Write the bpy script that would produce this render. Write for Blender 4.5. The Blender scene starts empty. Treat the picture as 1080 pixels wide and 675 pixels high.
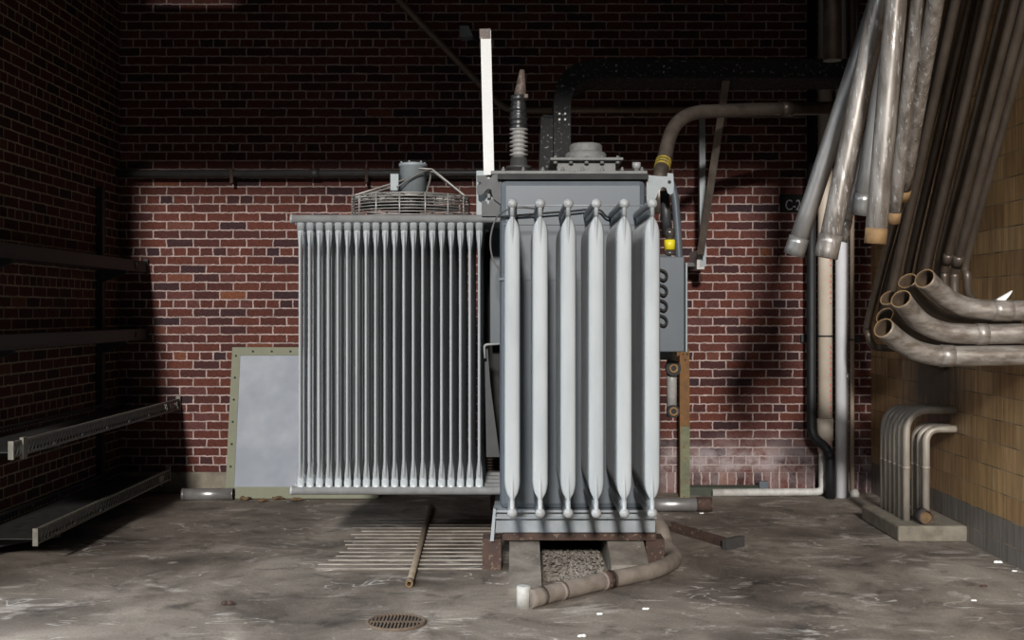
import bpy, bmesh, math, random
from mathutils import Vector, Matrix
random.seed(7)
sc = bpy.context.scene
COL = sc.collection
PI = math.pi

# ---------------------------------------------------------------- camera model (metres, camera at origin looking +Y)
F, CX, CY, H = 1190.0, 545.0, 328.0, 1.43
def P(px, py, Y):
    """world point seen at photo pixel (px,py) at distance Y"""
    s = F / Y
    return Vector(((px - CX) / s, Y, H - (py - CY) / s))
def PX(px, py, X):
    """world point seen at pixel on the plane x = X (planes parallel to the side walls)"""
    s = (px - CX) / X
    return Vector((X, F / s, H - (py - CY) / s))
def PF(px, py, z=0.0):
    """world point seen at pixel on the horizontal plane z"""
    s = (py - CY) / (H - z)
    return Vector(((px - CX) / s, F / s, z))
YB = 8.88          # back wall
XL, XR = -3.12, 2.79

# ---------------------------------------------------------------- materials
def new_mat(name):
    m = bpy.data.materials.new(name); m.use_nodes = True
    nt = m.node_tree
    return m, nt, nt.nodes, nt.links, nt.nodes['Principled BSDF']
def ramp(n, stops, interp='LINEAR'):
    r = n.new('ShaderNodeValToRGB'); r.color_ramp.interpolation = interp
    e = r.color_ramp.elements
    while len(e) < len(stops): e.new(0.5)
    for el, (p, c) in zip(e, stops):
        el.position = p; el.color = (c[0], c[1], c[2], 1) if len(c) == 3 else c
    return r
def mixc(n, l, fac, a, b, mode='MIX'):
    x = n.new('ShaderNodeMix'); x.data_type = 'RGBA'; x.blend_type = mode
    for sock, v in ((x.inputs[0], fac), (x.inputs[6], a), (x.inputs[7], b)):
        if hasattr(v, 'is_linked'): l.new(v, sock)
        elif isinstance(v, (int, float)): sock.default_value = v
        else: sock.default_value = (v[0], v[1], v[2], 1)
    return x.outputs[2]
def mth(n, l, op, a, b=None, c=None, clamp=False):
    x = n.new('ShaderNodeMath'); x.operation = op; x.use_clamp = clamp
    for i, v in enumerate((a, b, c)):
        if v is None: continue
        if hasattr(v, 'is_linked'): l.new(v, x.inputs[i])
        else: x.inputs[i].default_value = v
    return x.outputs[0]
def noise(n, l, vec, scale, detail=4, rough=0.55, dist=0.0):
    t = n.new('ShaderNodeTexNoise'); t.inputs['Scale'].default_value = scale
    t.inputs['Detail'].default_value = detail; t.inputs['Roughness'].default_value = rough
    t.inputs['Distortion'].default_value = dist
    if vec is not None: l.new(vec, t.inputs['Vector'])
    return t
def geo_pos(n):
    return n.new('ShaderNodeNewGeometry').outputs['Position']
def worn(name, base, dark, rough=0.5, metal=0.0, scale=14, spot=None, spot_pos=0.66, stretch=(1, 1, 1), bump=0.0, lo=0.3, hi=0.7):
    """painted / metallic surface with soft mottling and optional specks of a third colour"""
    m, nt, n, l, bs = new_mat(name)
    tc = n.new('ShaderNodeTexCoord'); mp = n.new('ShaderNodeMapping')
    mp.inputs['Scale'].default_value = stretch
    l.new(geo_pos(n), mp.inputs['Vector'])
    t = noise(n, l, mp.outputs[0], scale, 6, 0.62)
    r = ramp(n, [(lo, dark), (hi, base)]); l.new(t.outputs['Fac'], r.inputs[0])
    col = r.outputs[0]
    if spot:
        t2 = noise(n, l, mp.outputs[0], scale * 2.7, 5, 0.7)
        r2 = ramp(n, [(spot_pos, (0, 0, 0)), (spot_pos + 0.07, (1, 1, 1))]); l.new(t2.outputs['Fac'], r2.inputs[0])
        col = mixc(n, l, r2.outputs[0], col, spot)
    l.new(col, bs.inputs['Base Color'])
    rr = mth(n, l, 'MULTIPLY_ADD', t.outputs['Fac'], 0.3, rough - 0.15, True)
    l.new(rr, bs.inputs['Roughness'])
    bs.inputs['Metallic'].default_value = metal
    if bump:
        b = n.new('ShaderNodeBump'); b.inputs['Strength'].default_value = bump; b.inputs['Distance'].default_value = 0.004
        l.new(t.outputs['Fac'], b.inputs['Height']); l.new(b.outputs[0], bs.inputs['Normal'])
    return m

def brick_mat(name, axis, z0, mortar_col, tint=1.0, phase=0.0, soldier=False, stains=False):
    m, nt, n, l, bs = new_mat(name)
    pos = geo_pos(n)
    sx = n.new('ShaderNodeSeparateXYZ'); l.new(pos, sx.inputs[0])
    nz = noise(n, l, pos, 22, 3, 0.6)
    wob = mth(n, l, 'MULTIPLY_ADD', nz.outputs['Fac'], 0.020, -0.010)
    nz2 = noise(n, l, pos, 31, 3, 0.6)
    wob2 = mth(n, l, 'MULTIPLY_ADD', nz2.outputs['Fac'], 0.016, -0.008)
    u = mth(n, l, 'ADD', sx.outputs[axis], 20 * 0.2097 + phase)
    u = mth(n, l, 'ADD', u, wob)
    v = mth(n, l, 'ADD', sx.outputs[2], -z0 + 0.0684 * 30)
    v = mth(n, l, 'ADD', v, wob2)
    cb = n.new('ShaderNodeCombineXYZ'); l.new(u, cb.inputs[0]); l.new(v, cb.inputs[1])
    def brick(vec, w, h, sq):
        b = n.new('ShaderNodeTexBrick'); l.new(vec, b.inputs['Vector'])
        b.offset = 0.5; b.offset_frequency = 2; b.squash = 0.5 if sq else 1.0; b.squash_frequency = 6 if sq else 2
        b.inputs['Color1'].default_value = (0, 0, 0, 1); b.inputs['Color2'].default_value = (1, 1, 1, 1)
        b.inputs['Mortar'].default_value = (0.5, 0.5, 0.5, 1)
        b.inputs['Scale'].default_value = 1; b.inputs['Mortar Size'].default_value = 0.0062
        b.inputs['Mortar Smooth'].default_value = 0.25; b.inputs['Bias'].default_value = 0.0
        b.inputs['Brick Width'].default_value = w; b.inputs['Row Height'].default_value = h
        return b
    b = brick(cb.outputs[0], 0.2097, 0.0684, True)
    bcol, bfac = b.outputs['Color'], b.outputs['Fac']
    if soldier:
        cb2 = n.new('ShaderNodeCombineXYZ'); l.new(u, cb2.inputs[0]); l.new(mth(n, l, 'ADD', sx.outputs[2], 0.045), cb2.inputs[1])
        b2 = brick(cb2.outputs[0], 0.0684, 0.2097, False); b2.offset = 0.0
        k = mth(n, l, 'LESS_THAN', sx.outputs[2], 0.162)
        bcol = mixc(n, l, k, bcol, b2.outputs['Color'])
        bf = n.new('ShaderNodeMix'); bf.data_type = 'FLOAT'
        l.new(k, bf.inputs[0]); l.new(bfac, bf.inputs[2]); l.new(b2.outputs['Fac'], bf.inputs[3]); bfac = bf.outputs[0]
    t = tint
    rp = ramp(n, [(0.0, (0.030 * t, 0.015 * t, 0.018 * t)), (0.10, (0.044 * t, 0.017 * t, 0.017 * t)), (0.40, (0.074 * t, 0.022 * t, 0.016 * t)),
                  (0.78, (0.096 * t, 0.029 * t, 0.019 * t)), (0.95, (0.085 * t, 0.032 * t, 0.029 * t)), (1.0, (0.15 * t, 0.052 * t, 0.024 * t))])
    l.new(bcol, rp.inputs[0])
    g = noise(n, l, pos, 60, 5, 0.7)
    gr = ramp(n, [(0.3, (0.55, 0.55, 0.55)), (0.7, (1.35, 1.3, 1.3))]); l.new(g.outputs['Fac'], gr.inputs[0])
    bc = mixc(n, l, 1.0, rp.outputs[0], gr.outputs[0], 'MULTIPLY')
    # chips of old mortar smeared on the brick faces
    c = noise(n, l, pos, 17, 6, 0.75)
    cr = ramp(n, [(0.66, (0, 0, 0)), (0.76, (0.5, 0.5, 0.5))]); l.new(c.outputs['Fac'], cr.inputs[0])
    bc = mixc(n, l, cr.outputs[0], bc, mortar_col)
    mc = noise(n, l, pos, 9, 5, 0.65)
    mr = ramp(n, [(0.3, tuple(x * 0.5 for x in mortar_col)), (0.62, mortar_col)]); l.new(mc.outputs['Fac'], mr.inputs[0])
    col = mixc(n, l, bfac, bc, mr.outputs[0])
    if stains:
        # whitewashed lowest courses right of the transformer
        low = ramp(n, [(0.0, (0.45, 0.45, 0.45)), (0.33, (0.5, 0.5, 0.5)), (0.40, (1, 1, 1)), (0.60, (0.9, 0.9, 0.9)), (0.75, (0.35, 0.35, 0.35)), (1.0, (0, 0, 0))])
        l.new(mth(n, l, 'DIVIDE', sx.outputs[2], 0.50), low.inputs[0])
        wn = noise(n, l, pos, 6.5, 6, 0.7)
        wr = ramp(n, [(0.36, (0, 0, 0)), (0.60, (0.75, 0.75, 0.75))]); l.new(wn.outputs['Fac'], wr.inputs[0])
        wf = mth(n, l, 'MULTIPLY', low.outputs[0], wr.outputs[0])
        wf = mth(n, l, 'MULTIPLY', wf, mth(n, l, 'GREATER_THAN', sx.outputs[0], -0.2))
        col = mixc(n, l, wf, col, (0.36, 0.31, 0.31))
    l.new(col, bs.inputs['Base Color'])
    bs.inputs['Roughness'].default_value = 0.85
    bs.inputs['Specular IOR Level'].default_value = 0.25
    h = mth(n, l, 'MULTIPLY_ADD', bfac, -1.0, mth(n, l, 'MULTIPLY', g.outputs['Fac'], 0.25))
    bp = n.new('ShaderNodeBump'); bp.inputs['Strength'].default_value = 0.7; bp.inputs['Distance'].default_value = 0.008
    l.new(h, bp.inputs['Height']); l.new(bp.outputs[0], bs.inputs['Normal'])
    return m

def tile_mat():
    m, nt, n, l, bs = new_mat('glazed_block')
    pos = geo_pos(n)
    sx = n.new('ShaderNodeSeparateXYZ'); l.new(pos, sx.inputs[0])
    cb = n.new('ShaderNodeCombineXYZ'); l.new(mth(n, l, 'ADD', sx.outputs[1], 0.20), cb.inputs[0]); l.new(mth(n, l, 'ADD', sx.outputs[2], 0.139 * 8 - 0.24), cb.inputs[1])
    b = n.new('ShaderNodeTexBrick'); l.new(cb.outputs[0], b.inputs['Vector']); b.offset = 0.5; b.offset_frequency = 2; b.squash = 1
    b.inputs['Color1'].default_value = (0, 0, 0, 1); b.inputs['Color2'].default_value = (1, 1, 1, 1)
    b.inputs['Scale'].default_value = 1; b.inputs['Mortar Size'].default_value = 0.0035; b.inputs['Mortar Smooth'].default_value = 0.2
    b.inputs['Bias'].default_value = 0; b.inputs['Brick Width'].default_value = 0.31; b.inputs['Row Height'].default_value = 0.139
    rp = ramp(n, [(0, (0.36, 0.215, 0.095)), (0.5, (0.47, 0.29, 0.125)), (1, (0.52, 0.335, 0.165))]); l.new(b.outputs['Color'], rp.inputs[0])
    mp = n.new('ShaderNodeMapping'); mp.inputs['Scale'].default_value = (1, 1.6, 0.10); l.new(pos, mp.inputs['Vector'])
    t = noise(n, l, mp.outputs[0], 26, 5, 0.65)           # vertical streaks of dirt
    tr = ramp(n, [(0.3, (0.5, 0.48, 0.46)), (0.68, (1.2, 1.2, 1.25))]); l.new(t.outputs['Fac'], tr.inputs[0])
    col = mixc(n, l, 1.0, rp.outputs[0], tr.outputs[0], 'MULTIPLY')
    gcol = mixc(n, l, 1.0, (0.20, 0.18, 0.155), tr.outputs[0], 'MULTIPLY')
    k = mth(n, l, 'LESS_THAN', sx.outputs[2], 0.24)       # grey base courses
    col = mixc(n, l, k, col, gcol)
    jc = ramp(n, [(0.35, (0.06, 0.045, 0.03)), (0.6, (0.30, 0.23, 0.15))])
    t2 = noise(n, l, pos, 5, 3); l.new(t2.outputs['Fac'], jc.inputs[0])
    col = mixc(n, l, b.outputs['Fac'], col, jc.outputs[0])
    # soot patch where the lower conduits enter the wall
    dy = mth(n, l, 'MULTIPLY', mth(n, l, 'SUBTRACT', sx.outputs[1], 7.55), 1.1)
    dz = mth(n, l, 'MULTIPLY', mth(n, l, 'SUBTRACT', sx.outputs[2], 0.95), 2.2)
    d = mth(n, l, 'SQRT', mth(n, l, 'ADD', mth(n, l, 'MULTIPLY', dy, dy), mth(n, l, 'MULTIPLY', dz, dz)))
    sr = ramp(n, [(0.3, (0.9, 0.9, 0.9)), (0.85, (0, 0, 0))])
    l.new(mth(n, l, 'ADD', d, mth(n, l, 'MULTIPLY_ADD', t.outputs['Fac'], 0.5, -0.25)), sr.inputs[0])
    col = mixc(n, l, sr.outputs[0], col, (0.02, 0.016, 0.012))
    l.new(col, bs.inputs['Base Color'])
    bs.inputs['Roughness'].default_value = 0.5
    bp = n.new('ShaderNodeBump'); bp.inputs['Strength'].default_value = 0.5; bp.inputs['Distance'].default_value = 0.005
    l.new(mth(n, l, 'MULTIPLY', b.outputs['Fac'], -1.0), bp.inputs['Height']); l.new(bp.outputs[0], bs.inputs['Normal'])
    return m

def floor_mat():
    m, nt, n, l, bs = new_mat('dusty_concrete')
    pos = geo_pos(n)
    t1 = noise(n, l, pos, 1.3, 8, 0.62, 0.6)
    r1 = ramp(n, [(0.30, (0.055, 0.042, 0.033)), (0.45, (0.135, 0.109, 0.087)), (0.58, (0.235, 0.198, 0.160)), (0.75, (0.35, 0.305, 0.255))]); l.new(t1.outputs['Fac'], r1.inputs[0])
    mp = n.new('ShaderNodeMapping'); mp.inputs['Rotation'].default_value = (0, 0, 0.9); mp.inputs['Scale'].default_value = (0.8, 1.7, 1); l.new(pos, mp.inputs['Vector'])
    t2 = noise(n, l, mp.outputs[0], 2.3, 9, 0.66, 1.4)
    r2 = ramp(n, [(0.57, (0, 0, 0)), (0.65, (0.4, 0.4, 0.4)), (0.74, (0.8, 0.8, 0.8))]); l.new(t2.outputs['Fac'], r2.inputs[0])
    col = mixc(n, l, r2.outputs[0], r1.outputs[0], (0.58, 0.53, 0.47))
    # thin pale scrape lines
    t5 = noise(n, l, mp.outputs[0], 1.7, 2, 0.5, 2.2)
    ln = mth(n, l, 'ABSOLUTE', mth(n, l, 'SUBTRACT', t5.outputs['Fac'], 0.5))
    r5 = ramp(n, [(0.0, (1, 1, 1)), (0.006, (0.8, 0.8, 0.8)), (0.016, (0, 0, 0))]); l.new(ln, r5.inputs[0])
    t6 = noise(n, l, pos, 2.6, 4, 0.7)
    r6 = ramp(n, [(0.50, (0, 0, 0)), (0.62, (0.75, 0.75, 0.75))]); l.new(t6.outputs['Fac'], r6.inputs[0])
    col = mixc(n, l, mth(n, l, 'MULTIPLY', r5.outputs[0], r6.outputs[0]), col, (0.60, 0.56, 0.51))
    t3 = noise(n, l, pos, 4.5, 6, 0.7, 0.5)
    r3 = ramp(n, [(0.30, (0.32, 0.30, 0.29)), (0.47, (1, 1, 1))]); l.new(t3.outputs['Fac'], r3.inputs[0])
    col = mixc(n, l, 1.0, col, r3.outputs[0], 'MULTIPLY')
    t4 = noise(n, l, pos, 70, 4, 0.7)
    r4 = ramp(n, [(0.3, (0.75, 0.75, 0.75)), (0.7, (1.2, 1.2, 1.2))]); l.new(t4.outputs['Fac'], r4.inputs[0])
    col = mixc(n, l, 1.0, col, r4.outputs[0], 'MULTIPLY')
    # oil-dark band along the foot of the walls
    l.new(col, bs.inputs['Base Color'])
    bs.inputs['Roughness'].default_value = 0.8
    bp = n.new('ShaderNodeBump'); bp.inputs['Strength'].default_value = 0.35; bp.inputs['Distance'].default_value = 0.006
    l.new(mth(n, l, 'ADD', t4.outputs['Fac'], t3.outputs['Fac']), bp.inputs['Height']); l.new(bp.outputs[0], bs.inputs['Normal'])
    return m

MORT = (0.40, 0.31, 0.285)
M = {}
M['brick_back'] = brick_mat('brick_back', 0, 1.451, MORT, 1.0, 0.03, soldier=True, stains=True)
M['brick_left'] = brick_mat('brick_left', 1, 1.451 + 0.0684 * 2, (0.36, 0.29, 0.21), 0.8, 0.06)
M['tile'] = tile_mat()
M['floor'] = floor_mat()
M['ceiling'] = worn('ceiling_concrete', (0.05, 0.047, 0.044), (0.03, 0.028, 0.027), 0.9)
M['ground_dark'] = worn('low_bounce_ground', (0.05, 0.048, 0.046), (0.03, 0.029, 0.028), 0.9, scale=12)
M['concrete'] = worn('old_concrete', (0.22, 0.195, 0.15), (0.10, 0.085, 0.065), 0.9, scale=9, bump=0.4)
M['pad'] = worn('pad_concrete', (0.27, 0.24, 0.205), (0.09, 0.075, 0.06), 0.9, scale=6, spot=(0.42, 0.40, 0.37), spot_pos=0.62, bump=0.5)
M['tube'] = worn('radiator_paint', (0.385, 0.405, 0.41), (0.31, 0.33, 0.34), 0.42, scale=7, stretch=(1, 1, 0.25))
M['tube_grey'] = worn('radiator_paint_grey', (0.36, 0.38, 0.385), (0.29, 0.305, 0.315), 0.38, scale=7, stretch=(1, 1, 0.25))
M['header'] = worn('header_paint', (0.36, 0.37, 0.375), (0.25, 0.25, 0.25), 0.42, scale=12, spot=(0.30, 0.26, 0.23), spot_pos=0.68)
M['tank'] = worn('tank_paint', (0.092, 0.108, 0.125), (0.070, 0.083, 0.098), 0.4, scale=3.5, stretch=(1, 1, 0.3))
M['base_paint'] = worn('base_paint', (0.30, 0.325, 0.345), (0.22, 0.24, 0.26), 0.45, scale=8)
M['lug_dark'] = worn('lug_dark_paint', (0.042, 0.044, 0.047), (0.026, 0.027, 0.029), 0.5)
M['lug_light'] = worn('lug_light_paint', (0.26, 0.29, 0.30), (0.21, 0.235, 0.245), 0.45)
M['gasket'] = worn('black_gasket', (0.012, 0.012, 0.012), (0.006, 0.006, 0.006), 0.7)
M['cover'] = worn('dusty_cover', (0.20, 0.20, 0.19), (0.11, 0.11, 0.105), 0.6, scale=20)
M['rust'] = worn('rust_red', (0.078, 0.042, 0.030), (0.036, 0.021, 0.017), 0.85, scale=16, spot=(0.17, 0.125, 0.085), spot_pos=0.58)
M['rust_orange'] = worn('rust_orange', (0.20, 0.095, 0.03), (0.10, 0.05, 0.02), 0.85, scale=18)
M['porcelain'] = worn('grey_porcelain', (0.34, 0.335, 0.32), (0.24, 0.235, 0.225), 0.3, scale=20)
M['tape'] = worn('black_tape', (0.03, 0.03, 0.032), (0.012, 0.012, 0.013), 0.3, scale=40, spot=(0.4, 0.4, 0.42), spot_pos=0.66, bump=0.6)  # pale specks paint glints onto the black tape
M['spike'] = worn('corroded_terminal', (0.16, 0.12, 0.10), (0.05, 0.035, 0.03), 0.6, scale=30, spot=(0.42, 0.40, 0.38), spot_pos=0.6)
M['white_metal'] = worn('white_bar_paint', (0.70, 0.70, 0.69), (0.55, 0.55, 0.545), 0.5, scale=10, spot=(0.3, 0.29, 0.28), spot_pos=0.72)
M['duct'] = worn('speckled_black_duct', (0.016, 0.016, 0.017), (0.007, 0.007, 0.007), 0.85, scale=15, spot=(0.26, 0.26, 0.26), spot_pos=0.595)
M['galv'] = worn('galvanised_conduit', (0.35, 0.32, 0.29), (0.17, 0.145, 0.125), 0.36, metal=0.5, scale=26, stretch=(1, 1, 0.16), spot=(0.62, 0.61, 0.60), spot_pos=0.575, lo=0.38, hi=0.60, bump=0.2)  # bright spots paint in streak highlights along with peeled patches
M['galv_stub'] = worn('weathered_elbow_steel', (0.34, 0.31, 0.28), (0.18, 0.15, 0.125), 0.4, metal=0.45, scale=26, stretch=(0.35, 1, 1), spot=(0.5, 0.48, 0.46), spot_pos=0.64, lo=0.38, hi=0.6)
M['thin_brown'] = worn('dull_brown_conduit', (0.27, 0.21, 0.165), (0.17, 0.13, 0.10), 0.5, metal=0.2, scale=10)
M['galv_clean'] = worn('clean_galvanised_conduit', (0.36, 0.355, 0.35), (0.24, 0.23, 0.22), 0.34, metal=0.6, scale=9, stretch=(1, 1, 0.3))
M['galv_dull'] = worn('dull_galvanised_conduit', (0.145, 0.115, 0.09), (0.09, 0.072, 0.058), 0.4, metal=0.5, scale=10, stretch=(1, 1, 0.3))
M['galv_brown'] = worn('browned_conduit', (0.17, 0.14, 0.115), (0.08, 0.064, 0.053), 0.4, metal=0.55, scale=10)
M['inner'] = worn('rusty_pipe_inside', (0.10, 0.065, 0.035), (0.04, 0.026, 0.016), 0.9, scale=20)
M['rim'] = worn('rusty_rim', (0.30, 0.185, 0.08), (0.16, 0.09, 0.04), 0.8, scale=20)
M['black_pipe'] = worn('black_pipe', (0.010, 0.011, 0.013), (0.006, 0.0065, 0.0075), 0.6, scale=12)
M['dark_pipe'] = worn('dark_steel_pipe', (0.06, 0.058, 0.056), (0.035, 0.033, 0.032), 0.5, scale=14)
M['cream'] = worn('cream_pipe', (0.62, 0.54, 0.45), (0.50, 0.42, 0.33), 0.5, scale=5)
M['white_pipe'] = worn('white_pipe', (0.66, 0.66, 0.69), (0.58, 0.58, 0.61), 0.45, scale=5)
M['tan_pipe'] = worn('tan_pipe', (0.45, 0.36, 0.28), (0.36, 0.28, 0.21), 0.55, scale=6)
M['red_ink'] = worn('red_ink', (0.45, 0.10, 0.09), (0.40, 0.08, 0.07), 0.6)
M['tray'] = worn('dusty_tray_steel', (0.20, 0.185, 0.155), (0.11, 0.10, 0.085), 0.55, metal=0.3, scale=18)
M['tray_shaded'] = worn('shaded_tray_steel', (0.045, 0.044, 0.042), (0.022, 0.022, 0.021), 0.6, metal=0.3, scale=18)  # tray steel darkened to paint the shade inside and on the upper trays
M['panel'] = worn('blue_grey_sheet', (0.110, 0.131, 0.168), (0.099, 0.119, 0.154), 0.45, scale=3)
M['olive'] = worn('olive_frame', (0.17, 0.175, 0.115), (0.12, 0.125, 0.08), 0.65, scale=12)
M['green_post'] = worn('green_angle', (0.17, 0.18, 0.10), (0.07, 0.075, 0.045), 0.7, scale=9, spot=(0.13, 0.065, 0.03), spot_pos=0.57)
M['green_dark'] = worn('dark_green_angle', (0.05, 0.06, 0.04), (0.025, 0.028, 0.02), 0.75, scale=14)
M['yellow'] = worn('yellow_plastic', (0.75, 0.62, 0.02), (0.68, 0.55, 0.02), 0.4)
M['yellow_rust'] = worn('yellow_band', (0.45, 0.34, 0.04), (0.14, 0.10, 0.03), 0.6, scale=60)
M['glassy'] = worn('gauge_dark', (0.07, 0.06, 0.055), (0.04, 0.035, 0.03), 0.2)
M['cable'] = worn('grey_cable', (0.13, 0.125, 0.12), (0.09, 0.085, 0.08), 0.6)
M['wire'] = worn('guard_wire', (0.36, 0.345, 0.32), (0.24, 0.225, 0.21), 0.45, metal=0.4, scale=20)
M['floor_pipe'] = worn('dusty_floor_pipe', (0.25, 0.21, 0.175), (0.14, 0.11, 0.09), 0.75, scale=12, bump=0.4)
M['floor_white'] = worn('white_cap', (0.52, 0.515, 0.49), (0.33, 0.31, 0.28), 0.6, scale=16, spot=(0.2, 0.13, 0.08), spot_pos=0.68)
M['gravel'] = worn('gravel', (0.30, 0.265, 0.225), (0.12, 0.105, 0.09), 0.95, scale=40)
M['white_bit'] = worn('white_chip', (0.85, 0.85, 0.83), (0.75, 0.75, 0.73), 0.7)
M['leaf'] = worn('dry_leaf', (0.16, 0.10, 0.045), (0.08, 0.05, 0.025), 0.9, scale=30)
M['sign'] = worn('black_sign', (0.006, 0.006, 0.006), (0.004, 0.004, 0.004), 0.95)
M['letter'] = worn('sign_letter', (0.32, 0.32, 0.33), (0.20, 0.20, 0.21), 0.7, scale=30)
M['grate'] = worn('grate_iron', (0.15, 0.105, 0.07), (0.08, 0.055, 0.04), 0.8, scale=20)
M['grate_dust'] = worn('dusty_grating', (0.40, 0.36, 0.31), (0.12, 0.10, 0.085), 0.8, scale=7, stretch=(0.6, 3, 1))
M['pit'] = worn('pit_dark', (0.035, 0.03, 0.026), (0.02, 0.017, 0.015), 0.95)
M['stick'] = worn('wooden_rod', (0.26, 0.205, 0.15), (0.15, 0.115, 0.08), 0.75, scale=12)

# ---------------------------------------------------------------- mesh helpers
def catmull(pts, sub=8):
    pts = [Vector(p) for p in pts]
    if len(pts) < 3: return pts
    out = []
    ext = [pts[0] * 2 - pts[1]] + pts + [pts[-1] * 2 - pts[-2]]
    for i in range(1, len(ext) - 2):
        p0, p1, p2, p3 = ext[i - 1:i + 3]
        for k in range(sub):
            t = k / sub
            out.append(0.5 * ((2 * p1) + (p2 - p0) * t + (2 * p0 - 5 * p1 + 4 * p2 - p3) * t * t + (3 * p1 - p0 - 3 * p2 + p3) * t ** 3))
    out.append(pts[-1])
    return out
def filleted(pts, rad, n=8):
    """polyline with rounded corners"""
    pts = [Vector(p) for p in pts]; out = [pts[0]]
    for i in range(1, len(pts) - 1):
        a, b, c = pts[i - 1], pts[i], pts[i + 1]
        d1, d2 = (a - b), (c - b)
        r = min(rad, d1.length * 0.49, d2.length * 0.49)
        p1, p2 = b + d1.normalized() * r, b + d2.normalized() * r
        for k in range(n + 1):
            t = k / n
            out.append(p1 * (1 - t) ** 2 + b * 2 * t * (1 - t) + p2 * t * t)
    out.append(pts[-1]); return out
class MB:
    def __init__(self): self.bm = bmesh.new()
    def box(self, lo, hi, bevel=0.0, rot=None, mat=None):
        lo, hi = Vector(lo), Vector(hi)
        c, d = (lo + hi) / 2, hi - lo
        r = bmesh.ops.create_cube(self.bm, size=1.0)
        vs = r['verts']
        bmesh.ops.scale(self.bm, vec=(abs(d.x), abs(d.y), abs(d.z)), verts=vs)
        if bevel:
            es = list({e for v in vs for e in v.link_edges})
            rb = bmesh.ops.bevel(self.bm, geom=es, offset=bevel, segments=2, affect='EDGES', profile=0.5)
            vs = list({v for f in rb['faces'] for v in f.verts} | {v for v in vs if v.is_valid})
        if rot is not None: bmesh.ops.rotate(self.bm, cent=(0, 0, 0), matrix=rot, verts=vs)
        bmesh.ops.translate(self.bm, vec=c, verts=vs)
        return self
    def bar(self, a, b, w, h, up=(0, 0, 1)):
        a, b = Vector(a), Vector(b); t = (b - a).normalized(); up = Vector(up)
        s = t.cross(up); s = s.normalized() if s.length > 1e-5 else t.orthogonal().normalized()
        u = s.cross(t)
        v = [self.bm.verts.new(p + s * (w / 2) * i + u * (h / 2) * j) for p in (a, b) for i, j in ((-1, -1), (1, -1), (1, 1), (-1, 1))]
        for f in ((3, 2, 1, 0), (4, 5, 6, 7), (0, 1, 5, 4), (1, 2, 6, 5), (2, 3, 7, 6), (3, 0, 4, 7)):
            self.bm.faces.new([v[i] for i in f])
        return self
    def tube(self, pts, r, seg=12, hollow=0.0, caps=True, radii=None, smooth=True):
        pts = [Vector(p) for p in pts]
        n = len(pts)
        T = [((pts[min(i + 1, n - 1)] - pts[max(i - 1, 0)]).normalized()) for i in range(n)]
        N = T[0].orthogonal().normalized(); frames = []
        for i in range(n):
            N = (N - T[i] * N.dot(T[i]))
            N = N.normalized() if N.length > 1e-6 else T[i].orthogonal().normalized()
            frames.append((N, T[i].cross(N)))
        def rings(off):
            out = []
            for i in range(n):
                rr = (radii[i] if radii else r) - off
                out.append([self.bm.verts.new(pts[i] + (frames[i][0] * math.cos(2 * PI * k / seg) + frames[i][1] * math.sin(2 * PI * k / seg)) * rr) for k in range(seg)])
            return out
        A = rings(0)
        for i in range(n - 1):
            for k in range(seg):
                f = self.bm.faces.new((A[i][k], A[i][(k + 1) % seg], A[i + 1][(k + 1) % seg], A[i + 1][k])); f.smooth = smooth
        if hollow:
            B = rings(hollow)
            for i in range(n - 1):
                for k in range(seg):
                    f = self.bm.faces.new((B[i][k], B[i + 1][k], B[i + 1][(k + 1) % seg], B[i][(k + 1) % seg])); f.smooth = smooth; f.material_index = 1
            for i, fl in ((0, 1), (n - 1, 0)):
                for k in range(seg):
                    q = (A[i][k], B[i][k], B[i][(k + 1) % seg], A[i][(k + 1) % seg])
                    f = self.bm.faces.new(q if fl else q[::-1]); f.material_index = 2
        elif caps:
            self.bm.faces.new(A[0][::-1]); self.bm.faces.new(A[-1])
        return self
    def lathe(self, c, prof, seg=24, axis='z', smooth=True):
        """prof: (radius, height) list revolved about axis through c"""
        c = Vector(c); R = []
        def pt(r, h, k):
            a = 2 * PI * k / seg; x, y = r * math.cos(a), r * math.sin(a)
            return c + (Vector((x, y, h)) if axis == 'z' else Vector((x, h, y)) if axis == 'y' else Vector((h, x, y)))
        for r, h in prof:
            R.append([self.bm.verts.new(pt(max(r, 1e-4), h, k)) for k in range(seg)])
        for i in range(len(R) - 1):
            for k in range(seg):
                f = self.bm.faces.new((R[i][k], R[i][(k + 1) % seg], R[i + 1][(k + 1) % seg], R[i + 1][k])); f.smooth = smooth
        self.bm.faces.new(R[0][::-1]); self.bm.faces.new(R[-1])
        return self
    def prism(self, poly, d, holes=None):
        """poly of world points (planar), extruded by vector d"""
        d = Vector(d)
        a = [self.bm.verts.new(Vector(p)) for p in poly]; b = [self.bm.verts.new(Vector(p) + d) for p in poly]
        n = len(a)
        self.bm.faces.new(a[::-1]); self.bm.faces.new(b)
        for i in range(n): self.bm.faces.new((a[i], a[(i + 1) % n], b[(i + 1) % n], b[i]))
        return self
    def ball(self, c, r, sub=2, scale=(1, 1, 1), jitter=0.0):
        res = bmesh.ops.create_icosphere(self.bm, subdivisions=sub, radius=r)
        for v in res['verts']:
            v.co = Vector((v.co.x * scale[0], v.co.y * scale[1], v.co.z * scale[2])) * (1 + random.uniform(-jitter, jitter)) + Vector(c)
            for f in v.link_faces: f.smooth = jitter == 0
        return self
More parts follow.
